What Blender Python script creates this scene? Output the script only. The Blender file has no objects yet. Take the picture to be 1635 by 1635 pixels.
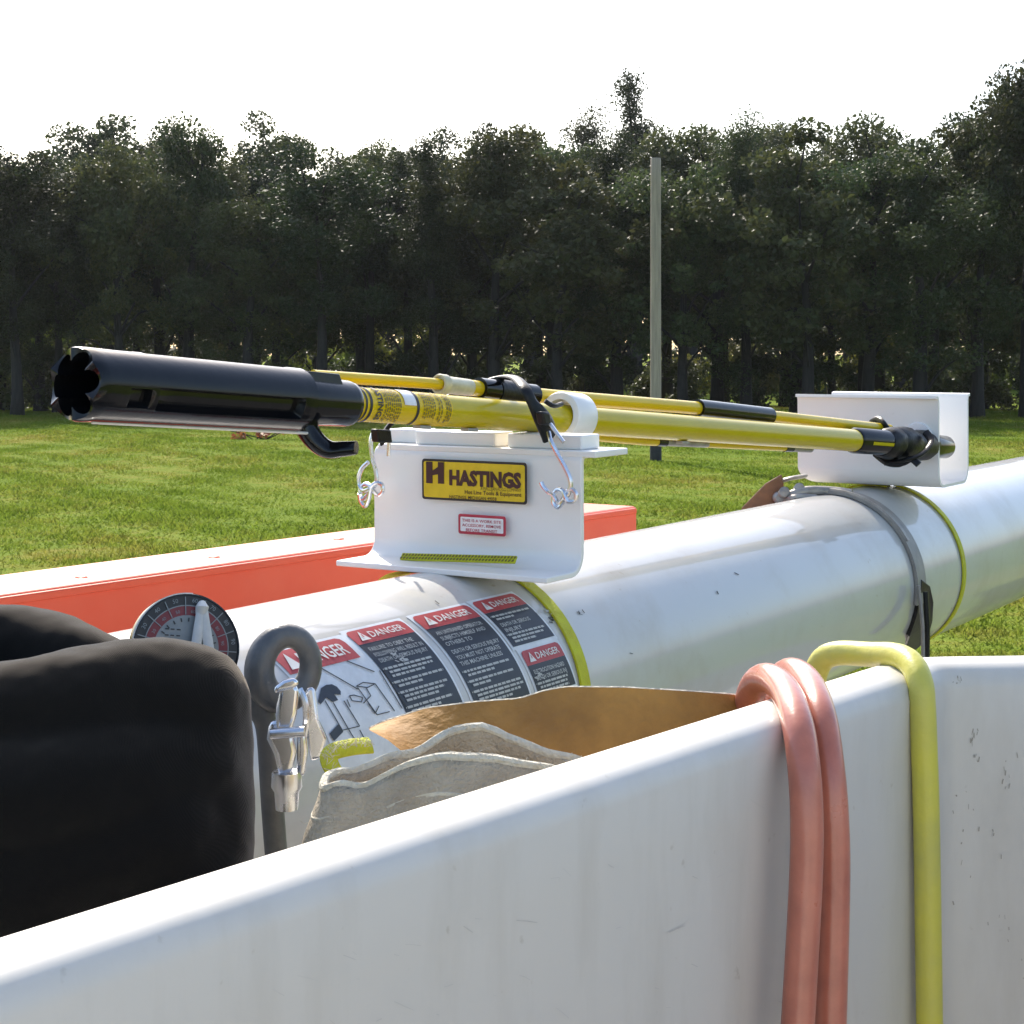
import bpy, bmesh, math, random
import numpy as np
from mathutils import Vector, Matrix, noise as mnoise

random.seed(7); rng = np.random.default_rng(7)
scn = bpy.context.scene
col = scn.collection

# ------------------------------------------------------------------ camera
F_PX, CX, HY, CAM_H = 2800.0, 817.5, 560.0, 2.4
cam_d = bpy.data.cameras.new('camera'); cam = bpy.data.objects.new('camera', cam_d); col.objects.link(cam)
cam_d.sensor_width = 36.0; cam_d.lens = F_PX / 1635.0 * 36.0
cam_d.shift_y = -(817.5 - HY) / 1635.0
cam_d.clip_start = 0.02; cam_d.clip_end = 2000.0
cam.location = (0, 0, CAM_H); cam.rotation_euler = (math.radians(90), 0, 0)
scn.camera = cam
scn.render.resolution_x = 1024; scn.render.resolution_y = 1024

# ------------------------------------------------------------------ sky, sun, exposure
SUN_AZ, SUN_EL = -15.0, 40.0        # degrees; azimuth from +Y, negative is to the left
w = bpy.data.worlds.new('World'); scn.world = w; w.use_nodes = True
nt = w.node_tree
sky = nt.nodes.new('ShaderNodeTexSky'); sky.sky_type = 'NISHITA'; sky.sun_disc = False
sky.sun_elevation = math.radians(SUN_EL); sky.sun_rotation = math.radians(SUN_AZ)
sky.air_density = 1.0; sky.dust_density = 2.5; sky.ozone_density = 1.0; sky.altitude = 100
nt.links.new(sky.outputs[0], nt.nodes['Background'].inputs[0])
nt.nodes['Background'].inputs[1].default_value = 0.13
sl = bpy.data.lights.new('sun', 'SUN'); sl.energy = 3.0; sl.angle = math.radians(0.53); sl.color = (1.0, 0.93, 0.82)
so = bpy.data.objects.new('sun', sl); col.objects.link(so)
_a, _e = math.radians(SUN_AZ), math.radians(SUN_EL)
sun_dir = Vector((math.sin(_a) * math.cos(_e), math.cos(_a) * math.cos(_e), math.sin(_e)))
so.rotation_euler = sun_dir.to_track_quat('Z', 'Y').to_euler(); so.location = (-5, 10, 20)
scn.view_settings.view_transform = 'Standard'; scn.view_settings.look = 'None'
scn.view_settings.exposure = 1.25; scn.view_settings.gamma = 1.0; scn.view_settings.use_curve_mapping = False

# ------------------------------------------------------------------ measuring helpers
CAM = np.array([0, 0, CAM_H])
def P(x, y, Z):                       # a point at depth Z seen at photo pixel x, y
    return np.array([(x - CX) / F_PX * Z, Z, CAM_H - (y - HY) / F_PX * Z])
AZ, EL = math.radians(33), math.radians(0.5)
E1 = np.array([math.sin(AZ) * math.cos(EL), math.cos(AZ) * math.cos(EL), math.sin(EL)])   # along the boom
E2 = np.cross(E1, [0, 0, 1.0]); E2 /= np.linalg.norm(E2)                                 # across it
E3 = np.cross(E2, E1)                                                                    # up from it
O = P(735, 1110, 2.2); BR = 0.16
def B(s, u, h): return O + E1 * s + E2 * u + E3 * h
def onboom(s, th, r=BR):
    t = math.radians(th); return O + E1 * s + E2 * (r * math.cos(t)) + E3 * (r * math.sin(t))
def cyl(x, y, r=BR):                  # photo pixel -> (s, theta) on the boom
    d = P(x, y, 1.0) - CAM
    a = np.array([d @ E2, d @ E3]); b = np.array([(CAM - O) @ E2, (CAM - O) @ E3])
    A = a @ a; Bq = 2 * a @ b; C = b @ b - r * r; D = max(Bq * Bq - 4 * A * C, 0)
    t = (-Bq - math.sqrt(D)) / (2 * A); q = CAM + d * t - O
    return q @ E1, math.degrees(math.atan2(q @ E3, q @ E2))
def W(x, y, s):                       # photo pixel -> point on the cross plane at s
    d = P(x, y, 1.0) - CAM; t = ((O + E1 * s - CAM) @ E1) / (d @ E1); return CAM + d * t
def Wuh(x, y, s):
    q = W(x, y, s) - O; return q @ E2, q @ E3

# ------------------------------------------------------------------ object helpers
def link(o, parent=None):
    col.objects.link(o)
    if parent is not None: o.parent = parent
    return o
def tag(o, label=None, cat=None, group=None, kind=None):
    if label: o['label'] = label
    if cat: o['category'] = cat
    if group: o['group'] = group
    if kind: o['kind'] = kind
    return o
def thing(name, label, cat, loc=(0, 0, 0), group=None):
    o = bpy.data.objects.new(name, None); o.empty_display_size = 0.05
    o.location = Vector(loc); link(o); return tag(o, label, cat, group)

class MB:
    def __init__(s): s.v = []; s.f = []
    def add(s, verts, faces):
        n = len(s.v); s.v += [tuple(map(float, p)) for p in verts]; s.f += [tuple(i + n for i in f) for f in faces]; return s
    def grid(s, rows, close_u=False, close_v=False):
        R, C = len(rows), len(rows[0]); fs = []
        for i in range(R if close_u else R - 1):
            for j in range(C if close_v else C - 1):
                fs.append((i * C + j, i * C + (j + 1) % C, ((i + 1) % R) * C + (j + 1) % C, ((i + 1) % R) * C + j))
        return s.add([p for r in rows for p in r], fs)
    def box(s, c, ax, ay, az):        # centre and three half vectors
        c, ax, ay, az = map(np.asarray, (c, ax, ay, az)); vs = []
        for k in (-1, 1):
            for j in (-1, 1):
                for i in (-1, 1): vs.append(c + ax * i + ay * j + az * k)
        return s.add(vs, [(0, 2, 3, 1), (4, 5, 7, 6), (0, 1, 5, 4), (2, 6, 7, 3), (0, 4, 6, 2), (1, 3, 7, 5)])
    def tube(s, pts, rad, n=12, flat=1.0, ref=None, caps=True):
        pts = [np.asarray(p, float) for p in pts]; m = len(pts)
        if np.isscalar(rad): rad = [rad] * m
        rows = []; prev = None
        for i in range(m):
            t = pts[min(i + 1, m - 1)] - pts[max(i - 1, 0)]; t = t / (np.linalg.norm(t) + 1e-12)
            if prev is None:
                r0 = np.array(ref, float) if ref is not None else (np.array([0, 0, 1.0]) if abs(t[2]) < .9 else np.array([1.0, 0, 0]))
            else: r0 = prev
            a = r0 - t * (r0 @ t); a /= np.linalg.norm(a); b = np.cross(t, a); prev = a
            rows.append([pts[i] + rad[i] * (math.cos(k * 2 * math.pi / n) * a * flat + math.sin(k * 2 * math.pi / n) * b) for k in range(n)])
        base = len(s.v); s.grid(rows, close_v=True)
        if caps:
            s.f.append(tuple(base + k for k in reversed(range(n)))); s.f.append(tuple(base + (m - 1) * n + k for k in range(n)))
        return s
    def lathe(s, p0, d, prof, n=32, ref=(0, 0, 1), cap0=True, cap1=True):     # prof: (axial, radius)
        d = np.asarray(d, float); d = d / np.linalg.norm(d); a = np.asarray(ref, float)
        if abs(a @ d) > .95 * np.linalg.norm(a): a = np.array([1.0, 0, 0])
        a = a - d * (a @ d); a /= np.linalg.norm(a); b = np.cross(d, a)
        rows = [[np.asarray(p0) + d * t + r * (math.cos(k * 2 * math.pi / n) * a + math.sin(k * 2 * math.pi / n) * b) for k in range(n)] for t, r in prof]
        base = len(s.v); s.grid(rows, close_v=True)
        if cap0: s.f.append(tuple(base + k for k in reversed(range(n))))
        if cap1: s.f.append(tuple(base + (len(rows) - 1) * n + k for k in range(n)))
        return s
    def build(s, name, mat, parent=None, smooth=True, angle=40, bevel=0, mods=()):
        me = bpy.data.meshes.new(name); me.from_pydata(s.v, [], s.f); me.validate()
        bm = bmesh.new(); bm.from_mesh(me); bmesh.ops.recalc_face_normals(bm, faces=bm.faces); bm.to_mesh(me); bm.free()
        me.materials.append(mat)
        o = bpy.data.objects.new(name, me); link(o, parent)
        if parent is not None: 
            o.matrix_parent_inverse = Matrix.Identity(4)
            inv = world_inv(parent); me.transform(inv)
        if bevel:
            b = o.modifiers.new('bevel', 'BEVEL'); b.width = bevel; b.segments = 2; b.limit_method = 'ANGLE'; b.angle_limit = math.radians(35); b.harden_normals = False
        if smooth:
            for p in me.polygons: p.use_smooth = True
            try: me.set_sharp_from_angle(angle=math.radians(angle))
            except Exception: pass
        return o
def world_inv(o):
    off = Vector((0, 0, 0)); q = o
    while q is not None: off += q.location; q = q.parent
    return Matrix.Translation(-off)
def spline(pts, n=8):
    pts = [np.asarray(p, float) for p in pts]; out = []
    for i in range(len(pts) - 1):
        p0, p1, p2, p3 = pts[max(i - 1, 0)], pts[i], pts[i + 1], pts[min(i + 2, len(pts) - 1)]
        for k in range(n):
            t = k / n; out.append(.5 * ((2 * p1) + (-p0 + p2) * t + (2 * p0 - 5 * p1 + 4 * p2 - p3) * t * t + (-p0 + 3 * p1 - 3 * p2 + p3) * t ** 3))
    out.append(pts[-1]); return out
def np_mesh(name, verts, nper, mat):   # verts (N*nper,3), faces of nper corners in sequence
    N = len(verts) // nper; me = bpy.data.meshes.new(name)
    me.vertices.add(len(verts)); me.vertices.foreach_set('co', np.ascontiguousarray(verts, dtype=np.float32).ravel())
    me.loops.add(len(verts)); me.loops.foreach_set('vertex_index', np.arange(len(verts), dtype=np.int32))
    me.polygons.add(N); me.polygons.foreach_set('loop_start', np.arange(0, len(verts), nper, dtype=np.int32))
    me.update(calc_edges=True); me.materials.append(mat); return me

# ------------------------------------------------------------------ materials
def mat(name, base, rough=.5, metal=0, spec=.5, coat=0, var=0, vscale=20, col2=None, bump=0, bscale=60, trans=0, stretch=None, rvar=0.0, detail=6, ramp=(.35, .65), coat_r=.08):
    m = bpy.data.materials.new(name); m.use_nodes = True; n = m.node_tree; bs = n.nodes['Principled BSDF']
    bs.inputs['Base Color'].default_value = (*base, 1); bs.inputs['Roughness'].default_value = rough; bs.inputs['Metallic'].default_value = metal
    bs.inputs['Specular IOR Level'].default_value = spec; bs.inputs['Coat Weight'].default_value = coat; bs.inputs['Coat Roughness'].default_value = coat_r
    tc = n.nodes.new('ShaderNodeTexCoord'); src = tc.outputs['Object']
    if stretch is not None:
        mp = n.nodes.new('ShaderNodeMapping'); mp.inputs['Scale'].default_value = stretch; n.links.new(src, mp.inputs[0]); src = mp.outputs[0]
    if col2 is not None:
        nz = n.nodes.new('ShaderNodeTexNoise'); nz.inputs['Scale'].default_value = vscale; nz.inputs['Detail'].default_value = detail; nz.inputs['Roughness'].default_value = .6
        n.links.new(src, nz.inputs['Vector'])
        cr = n.nodes.new('ShaderNodeValToRGB'); cr.color_ramp.elements[0].position = ramp[0]; cr.color_ramp.elements[1].position = ramp[1]
        cr.color_ramp.elements[0].color = (*base, 1); cr.color_ramp.elements[1].color = (*col2, 1)
        n.links.new(nz.outputs[0], cr.inputs[0]); n.links.new(cr.outputs[0], bs.inputs['Base Color'])
        if rvar:
            mr = n.nodes.new('ShaderNodeMapRange'); mr.inputs[3].default_value = rough - rvar; mr.inputs[4].default_value = rough + rvar
            n.links.new(nz.outputs[0], mr.inputs[0]); n.links.new(mr.outputs[0], bs.inputs['Roughness'])
    if bump:
        nb = n.nodes.new('ShaderNodeTexNoise'); nb.inputs['Scale'].default_value = bscale; nb.inputs['Detail'].default_value = 4
        n.links.new(src, nb.inputs['Vector']); bp = n.nodes.new('ShaderNodeBump'); bp.inputs['Strength'].default_value = bump; bp.inputs['Distance'].default_value = .004
        n.links.new(nb.outputs[0], bp.inputs['Height']); n.links.new(bp.outputs[0], bs.inputs['Normal'])
    if trans:
        out = n.nodes['Material Output']; tr = n.nodes.new('ShaderNodeBsdfTranslucent'); mx = n.nodes.new('ShaderNodeMixShader'); mx.inputs[0].default_value = trans
        if col2 is not None: n.links.new(cr.outputs[0], tr.inputs[0])
        else: tr.inputs[0].default_value = (*base, 1)
        n.links.new(bs.outputs[0], mx.inputs[1]); n.links.new(tr.outputs[0], mx.inputs[2]); n.links.new(mx.outputs[0], out.inputs[0])
    return m

def white_paint(name, rough=.3, dirt=.35, dirtcol=(.42, .38, .32), streak=None, coat=.3, base=(.80, .80, .79), coat_r=.12):
    """white gelcoat with grime blotches, streaks and tiny specks"""
    m = bpy.data.materials.new(name); m.use_nodes = True; n = m.node_tree; bs = n.nodes['Principled BSDF']; L = n.links.new
    tc = n.nodes.new('ShaderNodeTexCoord'); mp = n.nodes.new('ShaderNodeMapping'); L(tc.outputs['Object'], mp.inputs[0])
    mp.inputs['Scale'].default_value = streak or (1, 1, 1)
    n1 = n.nodes.new('ShaderNodeTexNoise'); n1.inputs['Scale'].default_value = 7; n1.inputs['Detail'].default_value = 7; n1.inputs['Roughness'].default_value = .62; L(mp.outputs[0], n1.inputs['Vector'])
    r1 = n.nodes.new('ShaderNodeMapRange'); r1.inputs[1].default_value = .48; r1.inputs[2].default_value = .78; r1.inputs[4].default_value = dirt; L(n1.outputs[0], r1.inputs[0])
    n2 = n.nodes.new('ShaderNodeTexNoise'); n2.inputs['Scale'].default_value = 75; n2.inputs['Detail'].default_value = 3; L(tc.outputs['Object'], n2.inputs['Vector'])
    r2 = n.nodes.new('ShaderNodeMapRange'); r2.inputs[1].default_value = .70; r2.inputs[2].default_value = .78; r2.inputs[4].default_value = dirt * 1.3; L(n2.outputs[0], r2.inputs[0])
    ad = n.nodes.new('ShaderNodeMath'); ad.operation = 'ADD'; ad.use_clamp = True; L(r1.outputs[0], ad.inputs[0]); L(r2.outputs[0], ad.inputs[1])
    mx = n.nodes.new('ShaderNodeMix'); mx.data_type = 'RGBA'; mx.inputs['A'].default_value = (*base, 1); mx.inputs['B'].default_value = (*dirtcol, 1)
    L(ad.outputs[0], mx.inputs['Factor']); L(mx.outputs['Result'], bs.inputs['Base Color'])
    rr = n.nodes.new('ShaderNodeMapRange'); rr.inputs[3].default_value = rough - .08; rr.inputs[4].default_value = rough + .25; L(n1.outputs[0], rr.inputs[0]); L(rr.outputs[0], bs.inputs['Roughness'])
    bs.inputs['Coat Weight'].default_value = coat; bs.inputs['Coat Roughness'].default_value = coat_r
    n3 = n.nodes.new('ShaderNodeTexNoise'); n3.inputs['Scale'].default_value = 14; n3.inputs['Detail'].default_value = 2; L(tc.outputs['Object'], n3.inputs['Vector'])
    bp = n.nodes.new('ShaderNodeBump'); bp.inputs['Strength'].default_value = .06; bp.inputs['Distance'].default_value = .01; L(n3.outputs[0], bp.inputs['Height']); L(bp.outputs[0], bs.inputs['Normal'])
    return m

M = {}
M['boom'] = white_paint('boom_gelcoat', .30, .60, (.40, .355, .29), (1, 1, 1), .8, (.52, .515, .50), .05)
M['bracket'] = white_paint('bracket_white', .34, .10, (.58, .54, .48), None, .25, (.84, .815, .78))
M['bucket'] = white_paint('bucket_white', .38, .40, (.40, .36, .29), (2.2, 2.2, .5), .2, (.58, .555, .50))
M['red'] = mat('red_fibreglass', (.70, .085, .034), .45, col2=(.72, .11, .05), vscale=9, spec=.3, rvar=.08, bump=.05, bscale=40)
M['yellow'] = mat('yellow_fibreglass', (.52, .39, .004), .22, spec=.35, col2=(.55, .43, .010), vscale=14, coat=.03, rvar=.06)
M['yellow_rod'] = mat('yellow_rod', (.66, .45, .004), .26, spec=.35, col2=(.70, .49, .012), vscale=20, coat=.03)
M['handle'] = mat('handle_yellow', (.60, .55, .07), .42, col2=(.50, .47, .10), vscale=18, rvar=.1, bump=.15, bscale=180)
M['black'] = mat('black_plastic', (.004, .0045, .006), .12, col2=(.007, .007, .008), vscale=30, rvar=.03, spec=.34, bump=.04, bscale=120)
M['rubber'] = mat('black_rubber', (.006, .006, .0065), .42, spec=.3, col2=(.011, .011, .011), vscale=40, bump=.2, bscale=150)
M['eye'] = mat('grey_rubber_eye', (.075, .08, .085), .45, col2=(.12, .12, .12), vscale=35, bump=.25, bscale=120, rvar=.12)
M['steel'] = mat('zinc_steel', (.80, .81, .83), .27, 1, col2=(.68, .68, .70), vscale=18, rvar=.06, bump=.02, bscale=60)
M['band'] = mat('grey_band', (.22, .21, .20), .5, col2=(.30, .28, .25), vscale=30, bump=.2, bscale=90)
M['galv'] = mat('galvanised', (.42, .40, .37), .5, .5, col2=(.28, .26, .24), vscale=40, bump=.2, bscale=80)
M['cream'] = mat('cream_cap', (.62, .58, .42), .4, col2=(.45, .42, .28), vscale=60)
M['strap'] = mat('hi_vis_webbing', (.56, .57, .012), .6, col2=(.48, .45, .012), vscale=60, bump=.5, bscale=500, stretch=(1, 1, 1))
M['salmon'] = mat('salmon_hose', (.52, .17, .105), .30, col2=(.40, .125, .08), vscale=25, rvar=.08, coat=.35, bump=.08, bscale=160)
M['leather'] = mat('tan_leather', (.46, .235, .055), .7, spec=.3, col2=(.29, .145, .036), vscale=16, bump=.5, bscale=110, detail=8)
M['canvas'] = mat('canvas', (.58, .50, .38), .9, col2=(.42, .35, .26), vscale=30, bump=.9, bscale=420, spec=.15)
M['rope'] = mat('canvas_piping', (.72, .67, .54), .9, col2=(.55, .50, .40), vscale=80, bump=.8, bscale=300, spec=.1)
M['wood_block'] = mat('brown_pad', (.26, .12, .055), .7, col2=(.16, .08, .045), vscale=30, bump=.4, bscale=80)
M['concrete'] = mat('weathered_pole', (.40, .33, .26), .85, col2=(.27, .22, .18), vscale=3, bump=.5, bscale=14, stretch=(6, 6, .4))
M['darkbase'] = mat('pole_sleeve_dark', (.035, .035, .035), .8, col2=(.02, .02, .02), vscale=5)
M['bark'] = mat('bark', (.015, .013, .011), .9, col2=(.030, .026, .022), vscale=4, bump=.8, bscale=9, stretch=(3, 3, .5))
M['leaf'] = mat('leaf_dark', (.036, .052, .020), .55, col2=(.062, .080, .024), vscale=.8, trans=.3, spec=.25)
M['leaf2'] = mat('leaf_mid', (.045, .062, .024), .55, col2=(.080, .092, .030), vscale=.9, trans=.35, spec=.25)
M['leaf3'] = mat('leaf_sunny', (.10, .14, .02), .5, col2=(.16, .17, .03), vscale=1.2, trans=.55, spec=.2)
def vary(m):
    n = m.node_tree; bs = n.nodes['Principled BSDF']; src = bs.inputs['Base Color'].links[0].from_socket
    oi = n.nodes.new('ShaderNodeObjectInfo'); hs = n.nodes.new('ShaderNodeHueSaturation'); n.links.new(src, hs.inputs['Color'])
    a = n.nodes.new('ShaderNodeMapRange'); a.inputs[3].default_value = .462; a.inputs[4].default_value = .525; n.links.new(oi.outputs['Random'], a.inputs[0]); n.links.new(a.outputs[0], hs.inputs['Hue'])
    wn = n.nodes.new('ShaderNodeTexWhiteNoise'); wn.noise_dimensions = '1D'; n.links.new(oi.outputs['Random'], wn.inputs['W']); b = n.nodes.new('ShaderNodeMapRange'); b.inputs[3].default_value = .5; b.inputs[4].default_value = 1.3; n.links.new(wn.outputs['Value'], b.inputs[0]); n.links.new(b.outputs[0], hs.inputs['Value'])
    for l in list(src.links):
        if l.to_node != hs: t = l.to_socket; n.links.new(hs.outputs[0], t)
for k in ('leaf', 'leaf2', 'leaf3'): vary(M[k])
M['redleaf'] = mat('red_leaf', (.30, .07, .04), .6, col2=(.35, .16, .05), vscale=6, trans=.3)
# printed colours
def flat(name, c, rough=.45): return mat(name, c, rough, col2=tuple(min(1, k * 1.18 + .004) for k in c), vscale=55)
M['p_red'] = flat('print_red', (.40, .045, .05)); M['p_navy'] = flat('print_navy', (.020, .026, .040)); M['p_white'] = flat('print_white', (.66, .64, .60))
M['p_faint'] = flat('print_pale', (.42, .42, .40)); M['p_black'] = flat('print_black', (.02, .018, .018)); M['p_yellow'] = flat('print_yellow', (.62, .44, .01))
M['p_maroon'] = flat('print_maroon', (.045, .012, .012)); M['p_label'] = flat('label_white', (.74, .72, .71)); M['p_crimson'] = flat('print_crimson', (.42, .03, .055))
M['dialred'] = flat('dial_red', (.17, .018, .022)); M['scuff'] = flat('scuff_grime', (.30, .275, .23)); M['scratch'] = flat('scratch_grey', (.44, .425, .39)); M['p_sheet'] = flat('decal_sheet', (.62, .64, .66)); M['p_olive'] = flat('print_olive', (.14, .11, .012)); M['dialgrey'] = flat('dial_grey', (.20, .215, .215)); M['pointer'] = flat('pointer_white', (.48, .48, .46))

def fabric_mat():
    m = bpy.data.materials.new('black_ribbed_fabric'); m.use_nodes = True; n = m.node_tree; bs = n.nodes['Principled BSDF']; L = n.links.new
    bs.inputs['Base Color'].default_value = (.0085, .008, .0075, 1); bs.inputs['Roughness'].default_value = 1.0; bs.inputs['Specular IOR Level'].default_value = .04
    bs.inputs['Sheen Weight'].default_value = .38; bs.inputs['Sheen Roughness'].default_value = .45; bs.inputs['Sheen Tint'].default_value = (.9, .8, .7, 1)
    tc = n.nodes.new('ShaderNodeTexCoord'); mp = n.nodes.new('ShaderNodeMapping'); mp.inputs['Rotation'].default_value = (0, .6, .5); L(tc.outputs['Object'], mp.inputs[0])
    wv = n.nodes.new('ShaderNodeTexWave'); wv.inputs['Scale'].default_value = 420; wv.inputs['Distortion'].default_value = 1.5; L(mp.outputs[0], wv.inputs['Vector'])
    bp = n.nodes.new('ShaderNodeBump'); bp.inputs['Strength'].default_value = .35; bp.inputs['Distance'].default_value = .0003; L(wv.outputs['Fac'], bp.inputs['Height'])
    nz = n.nodes.new('ShaderNodeTexNoise'); nz.inputs['Scale'].default_value = 1800; L(tc.outputs['Object'], nz.inputs['Vector'])
    b2 = n.nodes.new('ShaderNodeBump'); b2.inputs['Strength'].default_value = .35; b2.inputs['Distance'].default_value = .0004; L(nz.outputs[0], b2.inputs['Height']); L(bp.outputs[0], b2.inputs['Normal']); L(b2.outputs[0], bs.inputs['Normal'])
    return m
M['fabric'] = fabric_mat()

def grass_mat(name, trans, blade):
    m = bpy.data.materials.new(name); m.use_nodes = True; n = m.node_tree; bs = n.nodes['Principled BSDF']; L = n.links.new
    g = n.nodes.new('ShaderNodeNewGeometry')
    def noise(sc, det, stretch=None):
        z = n.nodes.new('ShaderNodeTexNoise'); z.inputs['Scale'].default_value = sc; z.inputs['Detail'].default_value = det
        if stretch:
            mp = n.nodes.new('ShaderNodeMapping'); mp.inputs['Scale'].default_value = stretch; L(g.outputs['Position'], mp.inputs[0]); L(mp.outputs[0], z.inputs['Vector'])
        else: L(g.outputs['Position'], z.inputs['Vector'])
        return z.outputs[0]
    a = noise(.32, 6, (1, .55, 1)); b = noise(2.4, 5); c = noise(30, 3)
    r1 = n.nodes.new('ShaderNodeValToRGB'); e = r1.color_ramp.elements; e[0].position = .36; e[0].color = (.108, .168, .018, 1); e[1].position = .72; e[1].color = (.25, .21, .05, 1)
    x = e.new(.5); x.color = (.150, .200, .026, 1)
    sm = n.nodes.new('ShaderNodeMath'); sm.operation = 'MULTIPLY_ADD'; sm.inputs[1].default_value = .45; L(b, sm.inputs[0])
    sb = n.nodes.new('ShaderNodeMath'); sb.operation = 'MULTIPLY_ADD'; sb.inputs[1].default_value = .62; L(a, sb.inputs[0]); sb.inputs[2].default_value = -.04; L(sb.outputs[0], sm.inputs[2])
    L(sm.outputs[0], r1.inputs[0])
    hs = n.nodes.new('ShaderNodeHueSaturation'); L(r1.outputs[0], hs.inputs['Color'])
    mr = n.nodes.new('ShaderNodeMapRange'); mr.inputs[1].default_value = .3; mr.inputs[2].default_value = .7; mr.inputs[3].default_value = .72; mr.inputs[4].default_value = 1.2; L(c, mr.inputs[0]); L(mr.outputs[0], hs.inputs['Value'])
    L(hs.outputs[0], bs.inputs['Base Color']); bs.inputs['Roughness'].default_value = .9; bs.inputs['Specular IOR Level'].default_value = .02
    if trans:
        tr = n.nodes.new('ShaderNodeBsdfTranslucent'); L(hs.outputs[0], tr.inputs[0]); mx = n.nodes.new('ShaderNodeMixShader'); mx.inputs[0].default_value = trans
        L(bs.outputs[0], mx.inputs[1]); L(tr.outputs[0], mx.inputs[2]); L(mx.outputs[0], n.nodes['Material Output'].inputs[0])
    else:
        bp = n.nodes.new('ShaderNodeBump'); bp.inputs['Strength'].default_value = .8; bp.inputs['Distance'].default_value = .05; L(c, bp.inputs['Height']); L(bp.outputs[0], bs.inputs['Normal'])
    return m
M['ground'] = grass_mat('turf', 0, False); M['blade'] = grass_mat('grass_blade', .58, True)
M['gravel'] = mat('gravel', (.15, .14, .125), .9, col2=(.09, .085, .08), vscale=40, bump=.9, bscale=60)

# ------------------------------------------------------------------ ground
def ground_z(x, y):
    return 0.05 * np.sin(x * .35 + 1) * np.cos(y * .21) + 0.03 * np.sin(x * .9 + y * .5)
def build_ground():
    mb = MB(); xs = np.concatenate([[-600, -200], np.linspace(-60, 60, 61), [200, 600]]); ys = np.concatenate([[-300, -50], np.linspace(-4, 110, 77), [200, 500, 900]])
    mb.grid([[(x, y, float(ground_z(x, y))) for x in xs] for y in ys])
    tag(mb.build('ground', M['ground']), 'sunlit mown grass field running back to the dark wood', None, kind='structure')
build_ground()
tag(MB().grid([[(x + .4 * math.sin(y), y + .3 * math.sin(x * 1.3), .075 + .01 * math.sin(x * 3 + y)) for x in np.linspace(-9, 6, 31)] for y in np.linspace(-9, 6.5, 31)]).build('added_gravel_pad', M['gravel']), 'unseen grey gravel added under the truck for neutral bounce', None, kind='structure')  # unseen ground sheet, added so bounce and reflections turn less green
def build_grass(n=680000):
    u = rng.random(n); Z = (8 ** .55 + u * (74 ** .55 - 8 ** .55)) ** (1 / .55)
    X = (rng.random(n) * 2 - 1) * (.30 * Z + 2.5)
    # clump: thin patches by a cheap low-frequency field
    fld = np.sin(X * 1.7 + np.sin(Z * 1.1) * 1.5) * np.sin(Z * 1.3 + X * .6) + .5 * np.sin(X * 4.1 + Z * 2.7)
    keep = rng.random(n) < (.62 + .3 * fld); X = X[keep]; Z = Z[keep]; fld = fld[keep]; k = len(X)
    h = (.022 + .042 * rng.random(k)) * (1 + .35 * np.clip(fld, -1, 1.5)); wd = .006 + .010 * rng.random(k) + Z * .00012
    a = rng.random(k) * 2 * np.pi; lean = rng.normal(0, .045, (k, 2))
    gz = ground_z(X, Z); V = np.zeros((k, 3, 3))
    V[:, 0] = np.stack([X - np.cos(a) * wd, Z - np.sin(a) * wd, gz - .004], 1); V[:, 1] = np.stack([X + np.cos(a) * wd, Z + np.sin(a) * wd, gz - .004], 1)
    V[:, 2] = np.stack([X + lean[:, 0], Z + lean[:, 1], gz + h], 1)
    o = bpy.data.objects.new('grass', np_mesh('grass', V.reshape(-1, 3), 3, M['blade'])); link(o)
    tag(o, 'short green and yellowing lawn grass covering the field', 'grass', kind='stuff')
build_grass()

# ------------------------------------------------------------------ trees of the wood
def leaf_cloud(centres, radii, n_per, size, squash=.75, droop=.0):
    out = []
    for c, r, k in zip(centres, radii, n_per):
        d = rng.normal(size=(k, 3)); d /= np.linalg.norm(d, axis=1)[:, None]; rr = r * rng.random(k) ** .45
        out.append(np.asarray(c) + d * rr[:, None] * np.array([1, 1, squash]))
    C = np.concatenate(out); k = len(C)
    n = rng.normal(size=(k, 3)) + np.array([0, 0, .5]); n /= np.linalg.norm(n, axis=1)[:, None]
    t = np.cross(n, rng.normal(size=(k, 3))); t /= np.linalg.norm(t, axis=1)[:, None]; b = np.cross(n, t)
    s = size * (.6 + .8 * rng.random(k))[:, None]
    V = np.stack([C - t * s, C - b * s * .55 + n * s * .12, C + t * s, C + b * s * .55 + n * s * .12], 1)
    return V.reshape(-1, 3)
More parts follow.
